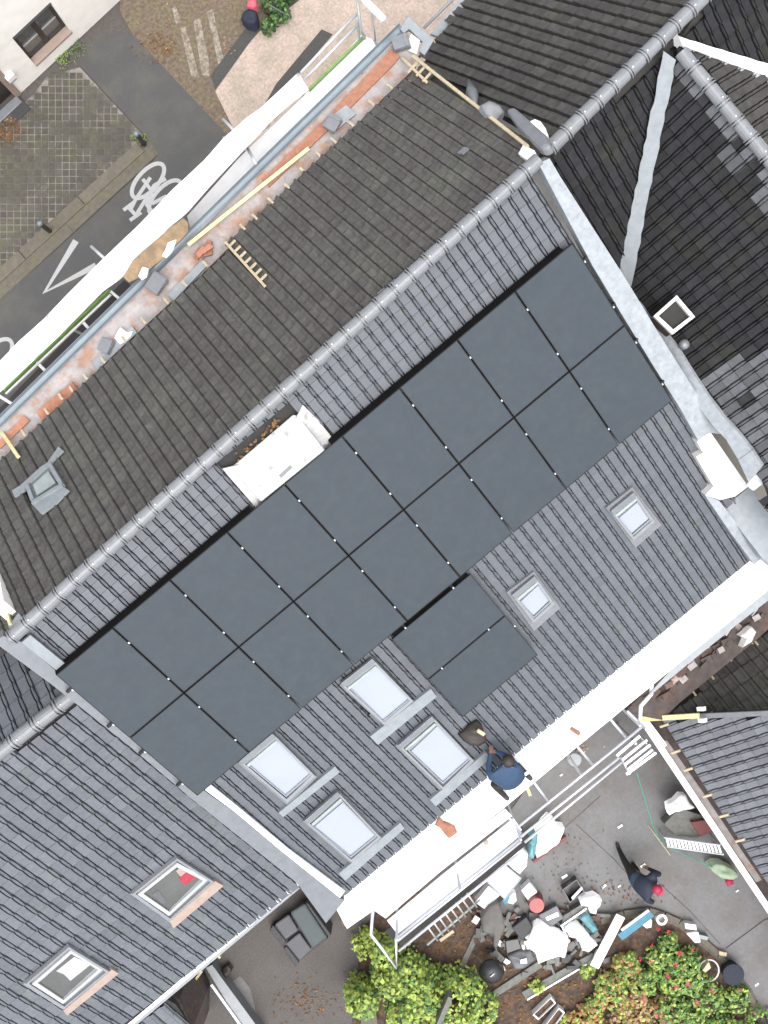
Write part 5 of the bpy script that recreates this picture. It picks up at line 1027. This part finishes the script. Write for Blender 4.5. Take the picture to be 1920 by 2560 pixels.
o = MB().tube(rp, .012, 6).build('green_rope', 'rope', smooth=True); tag(o, 'thin green rope strung across the rear yard', 'rope')
o = MB().tube([W(1620, 2062, .02), W(1640, 2090, .02), W(1676, 2138, .02)], .014, 6).build('white_stick', 'wood_cream', smooth=True); tag(o, 'pale stick lying on the yard beside the green rope', 'stick')
p = W(1440, 1905, 0); bucket((1432, 1892), .15, .35, 'white bucket standing under the rear scaffold', 'white_render', 'zinc_light')
for i, (x, y, s) in enumerate(((1545, 2070, .05), (1405, 2196, .06), (1504, 2220, .05), (1545, 2218, .03), (1840, 2230, .03), (1602, 2168, .05), (1888, 2465, .04), (1400, 1940, .03))):
    o = MB().beam(W(x, y, .03), W(x + s * 220, y - s * 150, .03), s, .02).build('paper_scrap', 'white_plastic'); tag(o, 'small white scrap on the grey rear yard', 'scrap', 'white scraps on the rear yard')
litter(40, 1430, 1860, 40, 30, 'leaf_pink', 'pale rubble crumbs on the ground under the rear scaffold', seed=95)
# footway litter across the street
cloth('dark_bag', [(602, 44), (608, 26), (622, 20), (640, 26), (644, 48), (634, 60), (612, 56)], .5, .07, 'navy', 'dark blue bag beside the clipped shrub across the street', 'bag', zb=0, seed=96)
cloth('pink_bag', [(616, 14), (620, 0), (638, -6), (640, 12), (630, 20)], .6, .05, 'flower_pink', 'pink bag on top of the dark blue bag across the street', 'bag', zb=.2, seed=97)
o = MB().tube([W(666, 8, .85), W(708, 32, .6)], .015, 6).build('grey_cane', 'zinc'); tag(o, 'grey cane stuck in the clipped shrub across the street', 'cane')
MB().tube([W(708, 32, .6), flat(W(708, 32, .6), 0)], .012, 6).build('cane_leg', 'zinc', o)
# tool bag on the roof
cloth('tool_bag', [(1146, 1838), (1172, 1812), (1192, 1800), (1204, 1812), (1214, 1834), (1218, 1856), (1200, 1868), (1176, 1864), (1158, 1852)], TP.at(1185, 1838).z + .26, .07, 'hair', 'black and brown tool bag on the tiles beside the worker', 'tool bag', zb=TP.at(1185, 1838).z - .02, seed=98)
o = MB().beam(TP.at(1196, 1828, .30), TP.at(1212, 1838, .28), .07, .05, TP.n).build('tape_measure', 'wood_cream', bevel=.01); tag(o, 'beige glove on the black and brown tool bag', 'glove')

# ================================================================== PEOPLE
def person(name, J, E, label, mats, deform=None):
    """J: joint -> (pos, radius); E: (a, b, material index); one skinned continuous body"""
    keys = list(J); idx = {k: i for i, k in enumerate(keys)}; org = V((min((J[k][0] for k in keys), key=lambda v: v.z))); org = V((sum(J[k][0].x for k in keys) / len(keys), sum(J[k][0].y for k in keys) / len(keys), min(J[k][0].z for k in keys) - .05))
    me = bpy.data.meshes.new(name); me.from_pydata([tuple(J[k][0] - org) for k in keys], [(idx[a], idx[b]) for a, b, _ in E], [])
    o = bpy.data.objects.new(name, me); C.objects.link(o); o.modifiers.new('skin', 'SKIN'); s = o.modifiers.new('sub', 'SUBSURF'); s.levels = 2; s.render_levels = 2
    for k in keys: me.skin_vertices[0].data[idx[k]].radius = J[k][1] if isinstance(J[k][1], tuple) else (J[k][1], J[k][1])
    me.skin_vertices[0].data[0].use_root = True
    dg = bpy.context.evaluated_depsgraph_get(); dg.update(); m2 = bpy.data.meshes.new_from_object(o.evaluated_get(dg)); o.modifiers.clear(); o.data = m2
    m2.materials.clear(); [m2.materials.append(MATS[x]) for x in mats]
    segs = [(J[a][0] - org, J[b][0] - org, mi) for a, b, mi in E]
    for p in m2.polygons:
        c = p.center; best = 9; bi = 0
        for a, b, mi in segs:
            ab = b - a; t = max(0, min(1, (c - a).dot(ab) / max(1e-9, ab.dot(ab)))); d = (c - a - ab * t).length
            if d < best: best = d; bi = mi
        p.material_index = bi; p.use_smooth = True
    o.location = org; WL[o.name] = org; tag(o, label, 'person'); return o
def hand_joints(J, E, tag_, wrist, elbow, side, mi, size=1.0):
    d = (J[wrist][0] - J[elbow][0]).normalized(); sd = d.cross(UP if abs(d.z) < .95 else V((1, 0, 0))).normalized() * side; n = sd.cross(d)
    palm = J[wrist][0] + d * .065; J[tag_ + 'palm'] = (palm, (.034, .022)); E.append((wrist, tag_ + 'palm', mi))
    for i, (of, ln) in enumerate(((-.03, .062), (-.01, .075), (.011, .07), (.03, .055))):
        a = palm + sd * of + d * .035; b = a + d * ln * .55 - n * .008 * side; c = a + d * ln - n * .03 * side
        for nm, q, r in (('k', a, .0095), ('m', b, .0085), ('t', c, .0075)): J[f'{tag_}{i}{nm}'] = (q, r)
        E += [(tag_ + 'palm', f'{tag_}{i}k', mi), (f'{tag_}{i}k', f'{tag_}{i}m', mi), (f'{tag_}{i}m', f'{tag_}{i}t', mi)]
    a = palm + sd * .035 - d * .02; b = a + sd * .025 + d * .03
    J[tag_ + 'th'] = (a, .011); J[tag_ + 'tt'] = (b, .009); E += [(tag_ + 'palm', tag_ + 'th', mi), (tag_ + 'th', tag_ + 'tt', mi)]
# worker kneeling on the rear scaffold, bent towards the tiles
J = {}; E = []
kz = da
def K(x, y, z): return W(x, y, z)
J['pelvis'] = (K(1285, 1950, kz + .52), .20); J['waist'] = (K(1272, 1944, kz + .70), .235); J['chest'] = (K(1260, 1936, kz + .92), .245); J['neck'] = (K(1264, 1912, kz + 1.08), .06); J['head'] = (K(1270, 1903, kz + 1.13), .095); J['crown'] = (K(1274, 1893, kz + 1.16), .085)
J['shl'] = (K(1226, 1940, kz + .98), .085); J['ell'] = (K(1222, 1912, kz + .86), .06); J['wrl'] = (K(1226, 1884, kz + .78), .038)
J['shr'] = (K(1292, 1916, kz + .98), .085); J['elr'] = (K(1268, 1890, kz + .90), .06); J['wrr'] = (K(1240, 1880, kz + .78), .038)
J['hl'] = (K(1270, 1962, kz + .46), .115); J['kl'] = (K(1232, 1958, kz + .12), .085); J['al'] = (K(1262, 1990, kz + .07), .05); J['tl'] = (K(1272, 2000, kz + .045), .045)
J['hr'] = (K(1302, 1938, kz + .46), .115); J['kr'] = (K(1290, 1912, kz + .14), .085); J['ar'] = (K(1320, 1940, kz + .07), .05); J['tr'] = (K(1330, 1950, kz + .045), .045)
E = [('pelvis', 'waist', 0), ('waist', 'chest', 0), ('chest', 'neck', 0), ('neck', 'head', 3), ('head', 'crown', 3), ('chest', 'shl', 0), ('shl', 'ell', 0), ('ell', 'wrl', 0), ('chest', 'shr', 0), ('shr', 'elr', 0), ('elr', 'wrr', 0), ('pelvis', 'hl', 1), ('hl', 'kl', 1), ('kl', 'al', 1), ('al', 'tl', 2), ('pelvis', 'hr', 1), ('hr', 'kr', 1), ('kr', 'ar', 1), ('ar', 'tr', 2)]
hand_joints(J, E, 'lh', 'wrl', 'ell', 1, 3); hand_joints(J, E, 'rh', 'wrr', 'elr', -1, 3)
pa = person('person', J, E, 'person in a blue work jacket kneeling at the rear eave and reaching to the tiles', ['jacket', 'trousers', 'shoe', 'skin'])
fd = (J['crown'][0] - J['neck'][0]).normalized()
MB().lathe(J['head'][0] + fd * .005, [(.112, -.03), (.122, .02), (.115, .07), (.085, .115), (.03, .135)], 18, (fd * .35 + UP).normalized()).build('hair', 'hair', pa, smooth=True)
for s in (-1, 1):
    sdv = fd.cross(UP).normalized(); MB().lathe(J['head'][0] + sdv * s * .105 - UP * .03, [(.012, -.02), (.028, 0), (.012, .02)], 8, sdv).build('ear', 'skin', pa, smooth=True)
fc = J['head'][0] + V((fd.x, fd.y, 0)).normalized() * .10 - UP * .03
MB().tube([fc + UP * .02, fc + V((fd.x, fd.y, 0)).normalized() * .03 - UP * .02], [.008, .016], 6).build('nose', 'skin', pa, smooth=True)
for s in (-1, 1): MB().lathe(fc + fd.cross(UP).normalized() * s * .033 + UP * .02, [(.004, -.008), (.011, 0), (.004, .008)], 8, V((fd.x, fd.y, 0))).build('eye', 'trousers', pa)
MB().beam(W(1310, 1938, kz + .62), W(1326, 1928, kz + .62), .05, .05).build('tool_pouch', 'steel', pa)
# person standing bent in the rear yard
J = {}
J['pelvis'] = (W(1584, 2198, .95), .235); J['waist'] = (W(1598, 2208, 1.08), .23); J['chest'] = (W(1624, 2218, 1.28), .235); J['neck'] = (W(1634, 2216, 1.44), .06); J['head'] = (W(1642, 2222, 1.52), .09); J['crown'] = (W(1646, 2230, 1.58), .085)
J['shl'] = (W(1634, 2184, 1.38), .085); J['ell'] = (W(1650, 2186, 1.14), .062); J['wrl'] = (W(1622, 2172, 1.0), .04)
J['shr'] = (W(1616, 2248, 1.36), .085); J['elr'] = (W(1632, 2256, 1.12), .062); J['wrr'] = (W(1614, 2240, .96), .04)
J['hl'] = (W(1578, 2180, .88), .11); J['kl'] = (W(1560, 2150, .5), .075); J['al'] = (W(1546, 2120, .1), .05); J['tl'] = (W(1542, 2106, .05), .045)
J['hr'] = (W(1592, 2200, .88), .11); J['kr'] = (W(1592, 2176, .5), .075); J['ar'] = (W(1580, 2158, .1), .05); J['tr'] = (W(1588, 2164, .05), .045)
E = [('pelvis', 'waist', 0), ('waist', 'chest', 4), ('chest', 'neck', 4), ('neck', 'head', 3), ('head', 'crown', 3), ('chest', 'shl', 4), ('shl', 'ell', 4), ('ell', 'wrl', 4), ('chest', 'shr', 4), ('shr', 'elr', 4), ('elr', 'wrr', 4), ('pelvis', 'hl', 1), ('hl', 'kl', 1), ('kl', 'al', 1), ('al', 'tl', 2), ('pelvis', 'hr', 1), ('hr', 'kr', 1), ('kr', 'ar', 1), ('ar', 'tr', 2)]
hand_joints(J, E, 'lh', 'wrl', 'ell', 1, 3); hand_joints(J, E, 'rh', 'wrr', 'elr', -1, 3)
pb = person('person', J, E, 'person in dark clothes and a pinkish red cap stepping across the rear yard', ['jacket_mid', 'trousers', 'shoe', 'skin', 'navy'])
hd_ = J['head'][0]; fw = (W(1660, 2240, 1.5) - W(1642, 2222, 1.5)).normalized()
cp = MB().lathe(hd_ + UP * .0, [(.108, .0), (.112, .04), (.095, .09), (.05, .12), (.01, .13)], 18, (UP + fw * .3).normalized()).build('cap', 'cap_red', pb, smooth=True)
sv = fw.cross(UP).normalized(); c0 = hd_ + fw * .08 + UP * .0
MB().prism([c0 - sv * .085, c0 - sv * .07 + fw * .09, c0 + fw * .11, c0 + sv * .07 + fw * .09, c0 + sv * .085], (0, 0, -.012)).build('cap_brim', 'cap_red', cp)
for s in (-1, 1): MB().lathe(hd_ + sv * s * .1 - UP * .03, [(.012, -.02), (.028, 0), (.012, .02)], 8, sv).build('ear', 'skin', pb, smooth=True)
fc = hd_ + fw * .10 - UP * .04; MB().tube([fc + UP * .02, fc + fw * .03 - UP * .02], [.008, .016], 6).build('nose', 'skin', pb, smooth=True)
for s in (-1, 1): MB().lathe(fc + sv * s * .033 + UP * .02, [(.004, -.008), (.011, 0), (.004, .008)], 8, fw).build('eye', 'trousers', pb)
